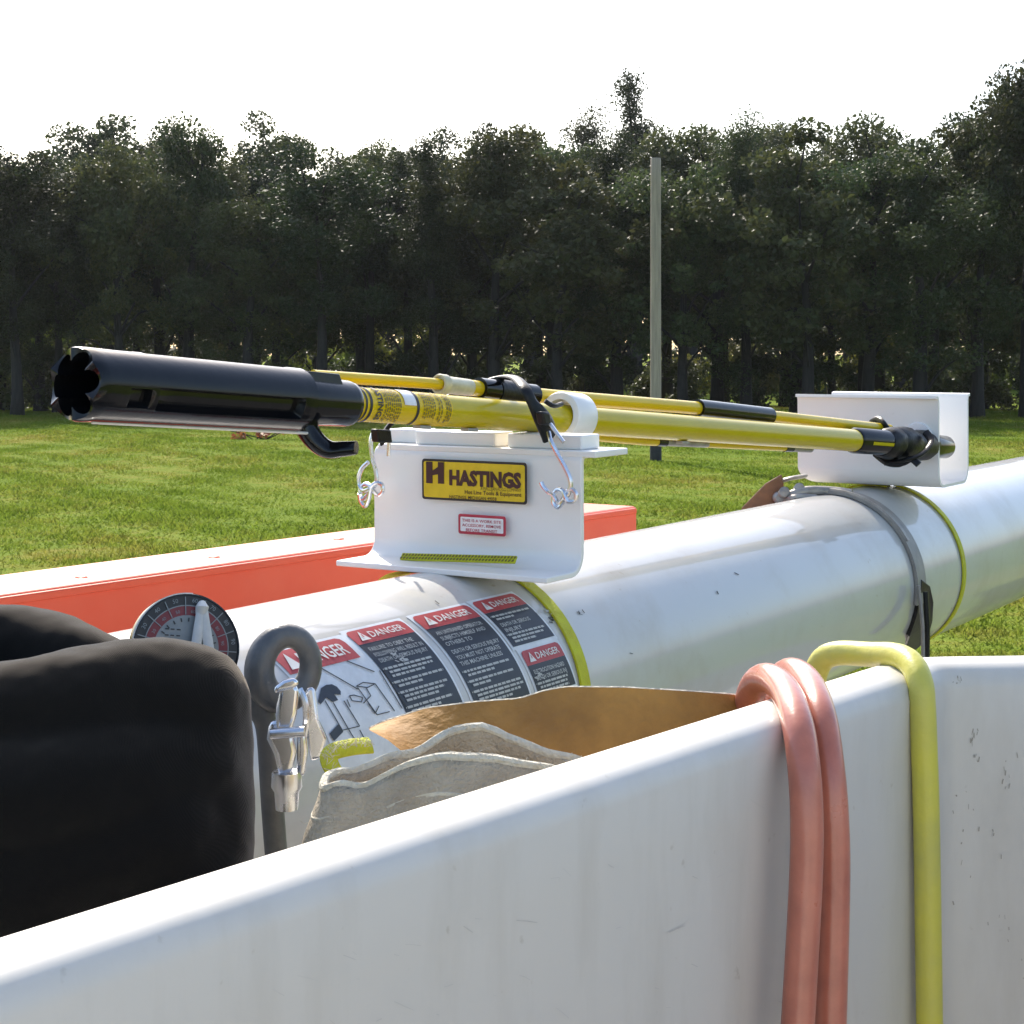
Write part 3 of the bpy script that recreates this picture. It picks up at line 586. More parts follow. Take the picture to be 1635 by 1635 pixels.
def build_bracket_a():
    root = thing('stick_bracket', 'white bent plate bracket with yellow maker sticker on the boom', 'bracket', B(.0, 0, .165))
    prof = [(-.060, .166)] + arc(-.002, .188, .022, -90, 0, 8) + [(SW, .27)] + arc(SW + .012, .296, .012, 180, 95, 4) + [(.07, .308)]
    m = MB(); strip(m, prof[:10] + prof[10:], -.007, -.150, .166); m.build('bent_plate', M['bracket'], root, bevel=.0015)
    # left part of the wall stops short of the flange end: side rib behind and a rear wall carrying the deck
    MB().box(B(.075, -.0, .235), E1 * .004, E2 * .12, E3 * .066).build('rear_wall', M['bracket'], root, bevel=.002)
    u1, h1 = Wuh(967, 724, .06); MB().box(B(.062, .02, .3065), E1 * .040, E2 * .165, E3 * .004).build('deck_plate', M['bracket'], root, bevel=.0015)
    for u, wdt, s_ in ((-.125, .025, .05), (-.03, .062, .035), (.105, .054, .035)):
        MB().box(B(s_ + .02, u, .3195), E1 * .022, E2 * wdt, E3 * .0090).build('support_block', M['bracket'], root, bevel=.002)
    # decals
    f_ = lambda lift: (lambda u, h: B(SW - .0075 - lift, u, h))
    sf = SW - .0075
    (ua, ha), (ub, hb) = Wuh(674, 732, sf), Wuh(842, 806, sf)
    wd, ht = ub - ua, ha - hb
    lab = MB(); rrect(lab, ua, hb, ub, ha, .004, f_(.0004)); L_ = lab.build('maker_sticker', M['p_black'], root); L_['label'] = 'yellow sticker with black border reading HASTINGS'
    y_ = MB(); rrect(y_, ua + .003, hb + .003, ub - .003, ha - .003, .003, f_(.0008)); y_.build('sticker_field', M['p_yellow'], L_)
    t = MB(); fn = f_(.0014)
    H0, H1, V0, V1 = ua + .045 * wd, ua + .22 * wd, ha - .60 * ht, ha - .07 * ht
    add_rect(t, H0, V0, H0 + .36 * (H1 - H0), V1, fn, 1, 1); add_rect(t, H1 - .34 * (H1 - H0), V0, H1, V1, fn, 1, 1)
    mid = (V0 + V1) / 2; t.add([fn(H0 + .36 * (H1 - H0), mid - .0035), fn(H1 - .34 * (H1 - H0), mid - .002), fn(H1 - .34 * (H1 - H0), mid + .0075), fn(H0 + .36 * (H1 - H0), mid + .0025)], [(0, 1, 2, 3)])
    add_text(t, 'HASTINGS', ua + .27 * wd, ha - .60 * ht, .34 * ht / .7, fn, width=.68 * wd, bold=.055)
    t.build('maker_lettering', M['p_maroon'], L_)
    t = MB()
    add_text(t, 'A MACLEAN-FOGG COMPANY', ua + .57 * wd, ha - .705 * ht, .085 * ht / .7, fn, width=.38 * wd); t.build('company_line', M['p_olive'], L_)
    t = MB()
    add_text(t, 'Hot Line Tools & Equipment', ua + .42 * wd, ha - .815 * ht, .095 * ht / .7, fn, width=.53 * wd, bold=.012); add_text(t, 'HASTINGS, MICHIGAN 49058', ua + .27 * wd, ha - .94 * ht, .075 * ht / .7, fn, width=.45 * wd, bold=.008)
    t.build('address_lettering', M['p_maroon'], L_)
    (ua, ha), (ub, hb) = Wuh(732, 820, sf), Wuh(808, 857, sf); wd, ht = ub - ua, ha - hb
    lab = MB(); rrect(lab, ua, hb, ub, ha, .003, f_(.0004)); L_ = lab.build('notice_label', M['p_crimson'], root); L_['label'] = 'small white label with crimson border'
    y_ = MB(); rrect(y_, ua + .0035, hb + .0035, ub - .0035, ha - .0035, .0015, f_(.0008)); y_.build('label_field', M['p_label'], L_)
    t = MB()
    for i, s in enumerate(('THIS IS A WORK SITE', 'ACCESSORY, REMOVE', 'BEFORE TRANSIT')): add_text(t, s, ua + (.09 if i < 2 else .17) * wd, ha - (.38 + .235 * i) * ht, .145 * ht / .7, fn, width=(.82 if i < 2 else .66) * wd, bold=.006)
    t.build('label_lettering', M['p_crimson'], L_)
    return root
BRK_A = build_bracket_a()

# ------------------------------------------------------------------ the clamp stick on the brackets
def stZ(x): return 1 / (.476 - .000226 * (x - 735))
def stP(x, dy=0): return P(x, 645 + .0725 * (x - 560) + dy, stZ(x))
SA, SB = stP(560), stP(1360); SD = (SB - SA) / np.linalg.norm(SB - SA); SU = np.array([0, 0, 1.0]); SU = SU - SD * (SU @ SD); SU /= np.linalg.norm(SU); SR = np.cross(SD, SU)
def st_at(x): return float((stP(x) - SA) @ SD)
def stq(t, ang, r): a = math.radians(ang); return SA + SD * t + r * (math.cos(a) * SU + math.sin(a) * SR)
def build_stick():
    root = thing('clamp_stick', 'long yellow fibreglass stick with toothed black tube head', 'hot stick', stP(735) - SU * .02)
    R = .019
    MB().lathe(SA + SD * st_at(540), SD, [(0, R), (st_at(1372) - st_at(540), R)], 40).build('pole', M['yellow'], root)
    # toothed head: outer shell with flutes, scalloped rim and bore
    t0, t1 = st_at(118), st_at(474); L = t1 - t0; Rh = .0352; n = 180; rows = []
    def rad(t, ph):
        r = Rh - .0012 * (t / L)
        for c in (-4, 108, 222):        # slots
            d = (ph - c + 180) % 360 - 180
            if abs(d) < 20 and .25 * L < t < .93 * L: r -= .0105 * min(1, (20 - abs(d)) / 2.5) * min(1, (t - .25 * L) / .003, (.93 * L - t) / .003)
            if abs(d) < 16 and .13 * L < t < .22 * L: r -= .0085 * min(1, (16 - abs(d)) / 2.5) * min(1, (t - .13 * L) / .003, (.22 * L - t) / .003)
        return r
    def rim(ph): return .006 * (abs(math.sin(math.radians(ph * 3 + 20))) - .5)
    tv = [0, .015, .05, .12, .131, .139, .15, .19, .210, .219, .225, .249, .258, .27, .35, .5, .65, .8, .88, .918, .929, .94, .97, .99, 1.0]
    inner = []
    for q in (1.0, .5, .12, 0): inner.append([stq(t0 + (rim(360 * k / n) * (1 - min(1, q * 4))) + q * L * .6, 360 * k / n, Rh * (.56 + .34 * abs(math.sin(math.radians(360 * k / n * 3 + 20))) ** .6 if q < .2 else .60)) for k in range(n)])
    for q in tv:
        row = []
        for k in range(n):
            ph = 360 * k / n; t = q * L; rr = rad(t, ph) * (1 if q > 0 else .96)
            row.append(stq(t0 + t + rim(ph) * max(0, 1 - q * 10), ph, rr * (1 if q < .995 else .93)))
        rows.append(row)
    m = MB(); m.grid(inner + rows, close_v=True); m.f.append(tuple(range(n))); m.f.append(tuple(len(m.v) - n + k for k in range(n)))
    head = m.build('toothed_head', M['black'], root, angle=30)
    tc = st_at(556)
    MB().lathe(SA, SD, [(t1 - .02, .0270), (t1 + .012, .0268), (tc - .008, .0258), (tc - .002, .0250), (tc, .0232)], 40).build('head_collar', M['black'], root)
    f0, f1 = st_at(468), st_at(526); m = MB()
    m.add([stq(f0, -20, .0345), stq(f0, 26, .0345), stq(f1 - .004, 28, .0350), stq(f1 - .004, -20, .0350), stq(f0, -32, .023), stq(f0, 46, .024), stq(f1 + .004, 46, .024), stq(f1 + .004, -32, .023)], [(0, 1, 2, 3), (4, 7, 6, 5), (0, 4, 5, 1), (1, 5, 6, 2), (2, 6, 7, 3), (3, 7, 4, 0)]); m.build('collar_fin', M['black'], root, bevel=.001)
    z = stZ(500) - .004; pts = spline([P(482, 662, z), P(492, 688, z), P(508, 708, z), P(526, 718, z), P(548, 717, z - .004), P(569, 715, z - .008)], 6)
    MB().tube(pts, [.0150 - .0065 * i / len(pts) for i in range(len(pts))], 14, flat=.75, ref=SR).build('trigger_lever', M['black'], root)
    pts = [stq(t0 + .02 + (tc - t0 - .02) * i / 30, 172, .0350 - (.010 if i > 26 else 0) * (i / 30)) for i in range(27)]; MB().tube(pts, .0016, 8).build('underside_reflection', M['p_white'], root)  # reflection of the bright boom top, put in as a white strip
    # printed bands
    def band(x0, x1, a0, a1, mt, name, lift=.0005):
        ta, tb = st_at(x0), st_at(x1); m = MB(); m.grid([[stq(ta + (tb - ta) * i / 3, a0 + (a1 - a0) * j / 30, R + lift) for i in range(4)] for j in range(31)]); return m.build(name, mt, root)
    lab = band(560, 703, -70, 170, M['yellow_rod'], 'wrap_label', .0004); lab['label'] = 'yellow wrap label with black rings and print behind the black head'
    for x0, x1 in ((563, 566), (570, 574), (645, 649)): band(x0, x1, -70, 175, M['p_black'], 'print_ring', .0009)
    band(625, 644, 0, 82, M['p_label'], 'white_patch', .0011)
    m = MB(); tt = st_at(586)
    fn = lambda x, y: stq(tt + y, 5 + math.degrees(x / R), R + .0013)
    add_text(m, 'HASTINGS', 0, -.004, .0125, fn, width=.046, bold=.03); m.build('label_lettering', M['p_black'], root)
    m = MB(); rr = random.Random(4)
    for xa, xb, a0, a1 in ((594, 621, 5, 140), (656, 676, 20, 120), (680, 688, 10, 130), (692, 701, 20, 130)):
        ta, tb = st_at(xa), st_at(xb); k = max(2, int((tb - ta) / .0034)); 
        for i in range(k):
            y0 = ta + (tb - ta) * i / k; a = a0 + rr.uniform(0, 10)
            while a < a1:
                l = rr.uniform(5, 16); m.grid([[stq(y0, a + l * j / 3, R + .0012), stq(y0 + .0018, a + l * j / 3, R + .0012)] for j in range(4)]); a += l + 4
    m.build('fine_print', M['p_olive'], root)['kind'] = 'stuff'
    # black end sleeve with a yellow slot, tip between the channel walls
    MB().lathe(SA, SD, [(st_at(1362), .0200), (st_at(1364), .0222), (st_at(1490), .0222), (st_at(1508), .0215), (st_at(1511), .018)], 36).build('end_sleeve', M['black'], root)
    ta, tb = st_at(1376), st_at(1432); MB().grid([[stq(ta + (tb - ta) * i / 4, 92 + 14 * j / 4, .0225) for i in range(5)] for j in range(5)]).build('sleeve_slot', M['yellow'], root)
    m = MB()
    for k, x in enumerate((672, 748, 1088)): m.box(stq(st_at(x), 172, R + .002), SD * .010, SR * .006, SU * .002)
    m.build('runner_clip', M['galv'], root, bevel=.0008)
build_stick()

def rod_path(pts): return [P(*q) for q in pts]
def build_rods():
    zo = .055
    def z2(x): return stZ(x) + zo
    root = thing('thin_yellow_rod', 'thin yellow rod with cream end cap above the clamp stick', 'rod', P(760, 620, z2(760)))
    yc = lambda x: np.interp(x, [500, 530, 700, 860, 1120, 1400, 1450], [600, 602, 613, 632, 652, 683, 690])
    def seg(x0, x1, r, mt, nm, n=8): 
        return MB().tube([P(x, yc(x), z2(x)) for x in np.linspace(x0, x1, n)], r, 20).build(nm, mt, root)
    seg(500, 712, .0068, M['yellow_rod'], 'inner_rod'); seg(745, 775, .0100, M['yellow_rod'], 'outer_rod'); seg(840, 1125, .0098, M['yellow_rod'], 'outer_rod'); seg(1215, 1420, .0092, M['yellow_rod'], 'outer_rod')
    d = P(745, yc(745), z2(745)) - P(700, yc(700), z2(700)); d /= np.linalg.norm(d); p = P(700, yc(700), z2(700)); 
    ln = np.linalg.norm(P(752, yc(752), z2(752)) - p)
    MB().lathe(p, d, [(0.003, .0085), (0, .0095), (0, .0118), (.002, .0125), (.012, .0125), (.014, .0108), (ln * .9, .0104), (ln, .0095)], 28).build('end_cap', M['cream'], root)
    a = seg(764, 852, .0142, M['black'], 'black_sleeve'); b = seg(1113, 1228, .0135, M['black'], 'black_sleeve')
    seg(790, 836, .0152, M['rubber'], 'sleeve_band')
    root = thing('lower_rod', 'slim yellow rod with grey joints peeping out beneath the clamp stick', 'rod', P(1100, 708, stZ(1100) + .03))
    def seg3(x0, x1, r, mt, nm): 
        MB().tube([P(x, np.interp(x, [925, 1020, 1140, 1300], [694, 704, 709, 717]), stZ(x) + .02) for x in np.linspace(x0, x1, 5)], r, 14).build(nm, mt, root)
    seg3(925, 1060, .0062, M['yellow_rod'], 'rod_length'); seg3(1058, 1132, .0058, M['galv'], 'grey_joint'); seg3(1128, 1262, .0060, M['yellow_rod'], 'rod_length'); seg3(1258, 1294, .0062, M['galv'], 'grey_joint'); seg3(1048, 1062, .0068, M['black'], 'joint_cap'); seg3(1252, 1264, .0068, M['black'], 'joint_cap')
build_rods()

def build_ring():
    # white plastic ring the stick passes through, fixed to the bracket deck
    t = st_at(893); t2 = st_at(924); m = MB(); n = 48; c = SA + SU * .0045
    prof = [(t, .0215), (t, .0300), (t + .002, .0312), (t2 - .002, .0312), (t2, .0300), (t2, .0215)]
    rows = []
    for tt, r in prof: rows.append([c + SD * tt + r * (math.cos(2 * math.pi * k / n) * SU + math.sin(2 * math.pi * k / n) * SR) for k in range(n)])
    m.grid(rows, close_u=True, close_v=True); m.build('guide_ring', M['bracket'], BRK_A)
    base = c + SD * (t + t2) / 2 - SU * .032; MB().box(base, SD * .012, SR * .014, SU * .008).build('ring_foot', M['bracket'], BRK_A, bevel=.0015)
build_ring()

def build_tie():
    root = thing('rubber_tie_down', 'black rubber tie down with two wire hooks over the sticks at the stickered bracket', 'tie down', W(760, 700, 0))
    z = stZ(830)
    # rubber: from the left hook, behind the stick, up over the thin rod and down the front
    pts = spline([P(612, 704, 2.10), P(614, 690, 2.12), P(640, 664, 2.13), P(700, 640, 2.16), P(770, 612, 2.22), P(800, 603, 2.22), P(822, 604, 2.18), P(838, 620, 2.13), P(850, 643, 2.125), P(862, 662, 2.13), P(872, 680, 2.14), P(878, 697, 2.15)], 6)
    n = len(pts); rad = [.0075 if i < n * .72 else .0075 + .006 * math.sin(min(1, (i / n - .72) / .22) * math.pi * .62) for i in range(n)]
    MB().box(P(609, 696, 2.10), SD * .0130, SU * .0078 - SD * .002, SR * .006).build('strap_lug', M['rubber'], root, bevel=.002)
    MB().tube(pts, rad, 10, flat=.42, ref=E1).build('rubber_strap', M['rubber'], root, angle=60)
    MB().box(P(868, 668, 2.115), SD * .0085, SU * .008 - SD * .003, SR * .006).build('strap_lug', M['rubber'], root, bevel=.003)
    MB().tube(spline([P(870, 640, 2.135), P(884, 648, 2.14), P(897, 645, 2.16)], 4), .003, 8).build('strap_tip', M['rubber'], root)
    s_ = -.006; r = .0029
    def wire(px, nm='wire_hook', rr=r):
        p = spline([W(x, y, s) for x, y, s in px], 6); return MB().tube(p, rr, 8).build(nm, M['steel'], root)
    wire([(876, 690, .0), (880, 705, s_), (890, 725, s_), (903, 748, s_), (911, 768, s_), (909, 786, s_), (902, 796, s_ - .002), (896, 806, s_), (890, 810, s_), (884, 803, s_), (884, 790, s_), (891, 781, s_), (899, 784, s_ - .003), (903, 795, s_ - .004), (908, 801, s_ - .003), (917, 799, s_), (920, 790, s_), (914, 782, s_), (905, 785, s_), (900, 796, s_ + .002), (893, 804, s_ + .003)])
    wire([(864, 770, s_), (868, 778, s_), (876, 786, s_), (884, 791, s_ - .003), (889, 800, s_ - .004)])
    wire([(879, 677, -.01), (888, 690, -.014), (900, 706, -.018)], 'wire_tip', .0024)
    wire([(596, 690, -.004), (592, 706, s_), (594, 728, s_), (600, 752, s_), (601, 770, s_), (594, 782, s_), (586, 791, s_), (580, 797, s_), (575, 790, s_), (576, 779, s_), (584, 773, s_), (592, 776, s_ - .003), (597, 784, s_ - .003), (604, 790, s_), (611, 784, s_), (610, 774, s_), (602, 771, s_ - .002), (593, 778, s_ - .004), (589, 796, s_ - .003), (583, 808, s_), (576, 800, s_), (574, 788, s_ - .003)])
    wire([(588, 738, s_), (578, 748, s_), (573, 762, s_), (574, 776, s_), (580, 784, s_ - .004), (590, 781, s_ - .005)])
    wire([(621, 698, -.01), (621, 712, -.01), (620, 728, -.01)], 'wire_tip', .0026)
build_tie()

# ------------------------------------------------------------------ channel bracket on the right
SC = 1.33
def build_bracket_b():
    root = thing('channel_bracket', 'white folded U channel bracket holding the far stick end', 'bracket', B(1.415, 0, .165))
    s0, s1, hb, htp, r = SC, 1.50, .166, .332, .030
    prof = [(s0 - .010, htp), (s0 - .002, htp - .001), (s0, htp - .006), (s0, hb + r)] + arc(s0 + r, hb + r, r, 180, 270, 8) + arc(s1 - r, hb + r, r, 270, 360, 8) + [(s1, htp - .006), (s1 + .002, htp - .001), (s1 + .010, htp)]
    m = MB(); rc = .034; strip(m, prof, .0055, lambda h: -.128 + (rc - math.sqrt(max(0, rc * rc - (hb + rc - h) ** 2)) if h < hb + rc else 0), .152); o = m.build('folded_channel', M['bracket'], root, bevel=.0012)
    t = st_at(1478); c = W(1466, 698, SC - .001); MB().lathe(c, E1, [(-.003, .026), (0, .028), (.002, .028)], 32).build('grommet', M['p_label'], root)
    return root
build_bracket_b()
def build_wrap():
    root = thing('rubber_wrap', 'crumpled black rubber strap knotted round the stick end at the channel', 'strap', stP(1450) - SU * .03)
    m = MB()
    for x0, x1, r, tilt in ((1410, 1432, .029, .010), (1426, 1455, .031, -.006), (1448, 1484, .028, .004), (1420, 1470, .027, .0)):
        t0, t1 = st_at(x0), st_at(x1); n = 28; rows = []
        for i in range(7):
            f = i / 6; rows.append([stq(t0 + (t1 - t0) * f + tilt * math.cos(6.283 * k / n), 360 * k / n, r * (.80 + .2 * math.sin(math.pi * f) ** .5) * (1 + .10 * mnoise.noise((k * .5 + x0, i * .9, x0 * .1)))) for k in range(n)])
        b = len(m.v); m.grid(rows, close_v=True); m.f.append(tuple(range(b, b + n))); m.f.append(tuple(range(b + 6 * n, b + 7 * n)))
    m.build('wrapped_turns', M['rubber'], root, angle=50)
    z = stZ(1440) - .035
    MB().tube(spline([P(1392, 676, z + .05), P(1402, 671, z + .03), P(1410, 676, z + .01), P(1420, 690, z), P(1432, 712, z), P(1428, 734, z + .01)], 5), .008, 9, flat=.6, ref=E1).build('strap_end', M['rubber'], root)
    MB().tube(spline([P(1400, 725, z + .02), P(1418, 738, z), P(1440, 739, z), P(1455, 733, z), P(1467, 742, z - .005)], 5), [.010] * 10 + [.008] * 11, 9, flat=.7).build('strap_end', M['rubber'], root)
    MB().tube(spline([P(1412, 740, z), P(1440, 736, z - .008), P(1470, 726, z), P(1487, 706, z + .03), P(1478, 690, z + .05)], 5), .007, 9, flat=.6).build('strap_loop', M['rubber'], root)
build_wrap()

def build_latch():
    root = thing('boom_latch', 'rusty brown latch pad with bolt and grey bar behind the boom', 'latch', B(1.05, -.16, .13))
    Z = 3.22
    m = MB(); a = [(1183, 812), (1222, 772), (1248, 757), (1252, 776), (1236, 806), (1200, 830)]
    fr = [P(x, y, Z) for x, y in a]; bk = [P(x, y, Z + .05) for x, y in a]; k = len(a)
    m.add(fr + bk, [tuple(range(k)), tuple(reversed(range(k, 2 * k)))] + [(i, (i + 1) % k, k + (i + 1) % k, k + i) for i in range(k)]); m.build('pad', M['wood_block'], root, bevel=.003)
    m = MB(); m.lathe(P(1244, 795, Z - .012), (0, -1, 0), [(-.02, .011), (0, .011), (.004, .007)], 12); m.build('bolt', M['galv'], root)
    MB().tube(spline([P(1240, 770, Z + .02), P(1262, 764, Z), P(1285, 760, Z + .02)], 4), .008, 8, flat=.5).build('rear_bar', M['galv'], root)
    MB().tube(spline([P(1252, 800, Z), P(1266, 790, Z - .03), P(1290, 784, Z - .03), P(1330, 785, Z - .02), P(1360, 789, Z - .03)], 5), .0095, 10).build('front_bar', M['galv'], root)
    MB().tube(spline([P(1256, 812, Z), P(1262, 796, Z - .04), P(1285, 793, Z - .04), P(1305, 796, Z - .04)], 5), .006, 8).build('hook_bar', M['galv'], root)
    m = MB(); 
    for x, y in ((1252, 786), (1276, 780), (1295, 790)): m.lathe(P(x, y, Z - .03), (0, -1, .3), [(-.01, .010), (.004, .010), (.006, .006)], 10)
    m.build('nut', M['galv'], root)
build_latch()

# ------------------------------------------------------------------ angle dial
def build_dial():
    Z = 1.50; c = P(297, 1036, Z); R = .0475
    n = np.array([-.02, -1, .28]); n = np.array([.42, -.86, .20]); n /= np.linalg.norm(n); rt = np.cross([0, 0, 1.0], n); rt = -np.cross(n, [0, 0, 1.0]); rt /= np.linalg.norm(rt); up = np.cross(n, rt)
    rot = math.radians(8); rt, up = rt * math.cos(rot) - up * math.sin(rot), up * math.cos(rot) + rt * math.sin(rot)
    root = thing('angle_dial', 'round boom angle dial with black and red rings and white pointer', 'gauge', c - up * R)
    MB().lathe(c - n * .012, n, [(0, R * .96), (.002, R), (.011, R), (.0135, R * .985), (.0135, R * .955), (.0118, R * .95)], 56, ref=up).build('dial_rim', M['black'], root)
    def disc(r0, r1, lift, mt, nm, a0=0, a1=360):
        m = MB(); k = 60; rows = [[c + n * lift + r * (math.cos(math.radians(a0 + (a1 - a0) * i / k)) * rt + math.sin(math.radians(a0 + (a1 - a0) * i / k)) * up) for i in range(k + 1)] for r in (r0, r1)]
        m.grid(rows); return m.build(nm, mt, root)
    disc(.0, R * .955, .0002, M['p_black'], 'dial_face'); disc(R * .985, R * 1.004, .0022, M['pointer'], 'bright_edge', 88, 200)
    disc(R * .60, R * .765, .0008, M['dialred'], 'red_ring'); disc(0, R * .60, .0008, M['dialgrey'], 'centre_field'); disc(R * .765, R * .785, .0012, M['dialgrey'], 'ring_line')
    m = MB()
    for i in range(0, 360, 12):
        a = math.radians(i); d = math.cos(a) * rt + math.sin(a) * up; q = -math.sin(a) * rt + math.cos(a) * up
        if i % 24 == 0: m.box(c + n * .0016 + d * R * .77, d * R * .16, q * .0004, n * .0002)
    m.build('tick', M['dialgrey'], root)['kind'] = 'stuff'
    m = MB()
    for j, i in enumerate(range(12, 360, 24)):
        a = math.radians(i); d = math.cos(a) * rt + math.sin(a) * up; q = math.sin(a) * rt - math.cos(a) * up; v_ = str(abs(90 - j * 10))
        add_text(m, v_, 0, 0, .0052, lambda x, y: c + n * .0014 + d * (R * .835 + y) + q * (x - .0028)); add_text(m, v_, 0, 0, .0040, lambda x, y: c + n * .0014 + d * (R * .645 + y) + q * (x - .0022))
    m.build('numeral', M['dialgrey'], root)['kind'] = 'stuff'
    m = MB()
    for i in range(15, 180, 15):
        a = math.radians(i); d = math.cos(a) * rt + math.sin(a) * up; q = -math.sin(a) * rt + math.cos(a) * up; m.box(c + n * .0014 + d * R * .52, d * .0016, q * .0005, n * .0002)
    for yy in (.33, .22, .10): 
        for xx in (-.38, -.28, -.17, .22, .32): m.box(c + n * .0014 + rt * R * xx + up * R * yy, rt * .0016, up * .0005, n * .0002)
    m.build('print', M['p_black'], root)['kind'] = 'stuff'
    tip = c + rt * R * .20 + up * R * .76
    for ex in (.08, .52):
        b = c + rt * R * ex - up * R * .55; m = MB(); m.tube([tip + n * .006, (tip + b) / 2 + n * .007, b + n * .006], [.0046, .0046, .0044], 10, flat=.6, ref=n); m.build('pointer_arm', M['pointer'], root)
    MB().tube([tip - up * .006 + n * .004, tip + n * .0065, tip + up * .0035 + n * .004], [.005, .0058, .0034], 12).build('pointer_tip', M['pointer'], root)
build_dial()

# ------------------------------------------------------------------ lifting eye and snap hook
def build_eye():
    Z = 1.42; root = thing('lifting_eye', 'thick grey rubber coated eye in front of the danger decals', 'eye', P(440, 1150, Z))
    m = MB(); n = 48; rows = []; cx, cy, a, b = 455, 1066, 41, 51
    for i in range(n):
        t = 2 * math.pi * i / n; c = P(cx + a * math.cos(t) + 4 * math.sin(t), cy - b * math.sin(t), Z + .010 * math.cos(t))
        tx = np.array([-a * math.sin(t), 0, b * math.cos(t)]); tx /= np.linalg.norm(tx); nn = np.array([tx[2], 0, -tx[0]]); r = .0108 + .0016 * math.cos(t - 3.6)
        rows.append([c + r * (math.cos(2 * math.pi * k / 16) * nn + math.sin(2 * math.pi * k / 16) * np.array([0, 1, 0]) * 1.05) for k in range(16)])
    m.grid(rows, close_u=True, close_v=True); m.build('eye_ring', M['eye'], root)
    pts = [P(417, 1085, Z), P(416, 1115, Z), P(420, 1140, Z + .004), P(428, 1175, Z + .01), P(436, 1300, Z + .02), P(450, 1480, Z + .02)]; MB().tube(spline(pts, 4), [.0105] * 9 + [.0095] * 12, 14).build('eye_shank', M['eye'], root)
build_eye()
def build_snap():
    Z = 1.40; root = thing('snap_hook', 'shiny steel snap hook clipped through the grey eye', 'snap hook', P(465, 1230, Z)); k = Z / F_PX
    def plate(px, th, nm, z=Z, bev=.0012):
        m = MB(); f = [P(x, y, z) for x, y in px]; b = [P(x, y, z + th) for x, y in px]; n = len(px)
        m.add(f + b, [tuple(range(n)), tuple(reversed(range(n, 2 * n)))] + [(i, (i + 1) % n, n + (i + 1) % n, n + i) for i in range(n)]); return m.build(nm, M['steel'], root, bevel=bev)
    plate([(447, 1096), (470, 1090), (478, 1102), (474, 1140), (466, 1168), (440, 1166), (441, 1130)], .012, 'hook_body', Z - .012, .0035)
    plate([(437, 1097), (452, 1086), (470, 1081), (479, 1092), (466, 1100), (448, 1104), (438, 1108)], .014, 'hook_nose', Z - .016, .003)
    plate([(484, 1110), (494, 1095), (503, 1100), (509, 1150), (522, 1180), (512, 1210), (496, 1215), (489, 1170), (486, 1140)], .009, 'keeper', Z + .004, .0025)
    plate([(430, 1152), (448, 1146), (452, 1164), (468, 1168), (474, 1200), (466, 1235), (446, 1240), (438, 1205), (426, 1180)], .016, 'swivel_body', Z - .010, .004)
    plate([(474, 1165), (488, 1160), (492, 1200), (486, 1240), (474, 1238)], .012, 'gate_lever', Z - .006, .003)
    MB().tube([P(432, 1172, Z - .018), P(486, 1168, Z - .018)], .0042, 10).build('rivet', M['steel'], root)
    MB().tube(spline([P(478, 1100, Z - .002), P(487, 1120, Z - .004), P(489, 1150, Z - .004), P(485, 1175, Z - .002)], 5), .0028, 8).build('spring', M['steel'], root)
    MB().lathe(P(458, 1232, Z - .002), (0, 0, -1), [(0, .012), (.012, .0125), (.016, .010), (.03, .009)], 16).build('swivel_post', M['steel'], root)
build_snap()
def build_web():
    root = thing('frayed_webbing', 'frayed yellow green webbing end beside the steel snap hook', 'webbing', P(545, 1215, 1.36))
    a = spline([P(600, 1330, 1.33), P(560, 1270, 1.335), P(528, 1222, 1.345), P(530, 1202, 1.355), P(560, 1193, 1.36), P(592, 1190, 1.37)], 6)
    MB().tube(a, .0075, 10, flat=.3, ref=(0, -.5, 1)).build('webbing_band', M['strap'], root)
    m = MB()
    for i in range(70):
        p = a[random.randrange(8, len(a))] + np.array([random.uniform(-.004, .004), -.006, random.uniform(0, .004)]); q = p + np.array([random.uniform(-.006, .006), random.uniform(-.004, .002), random.uniform(.001, .007)]); m.tube([p, q], .0002, 4)
    m.build('loose_thread', M['rope'], root)
build_web()

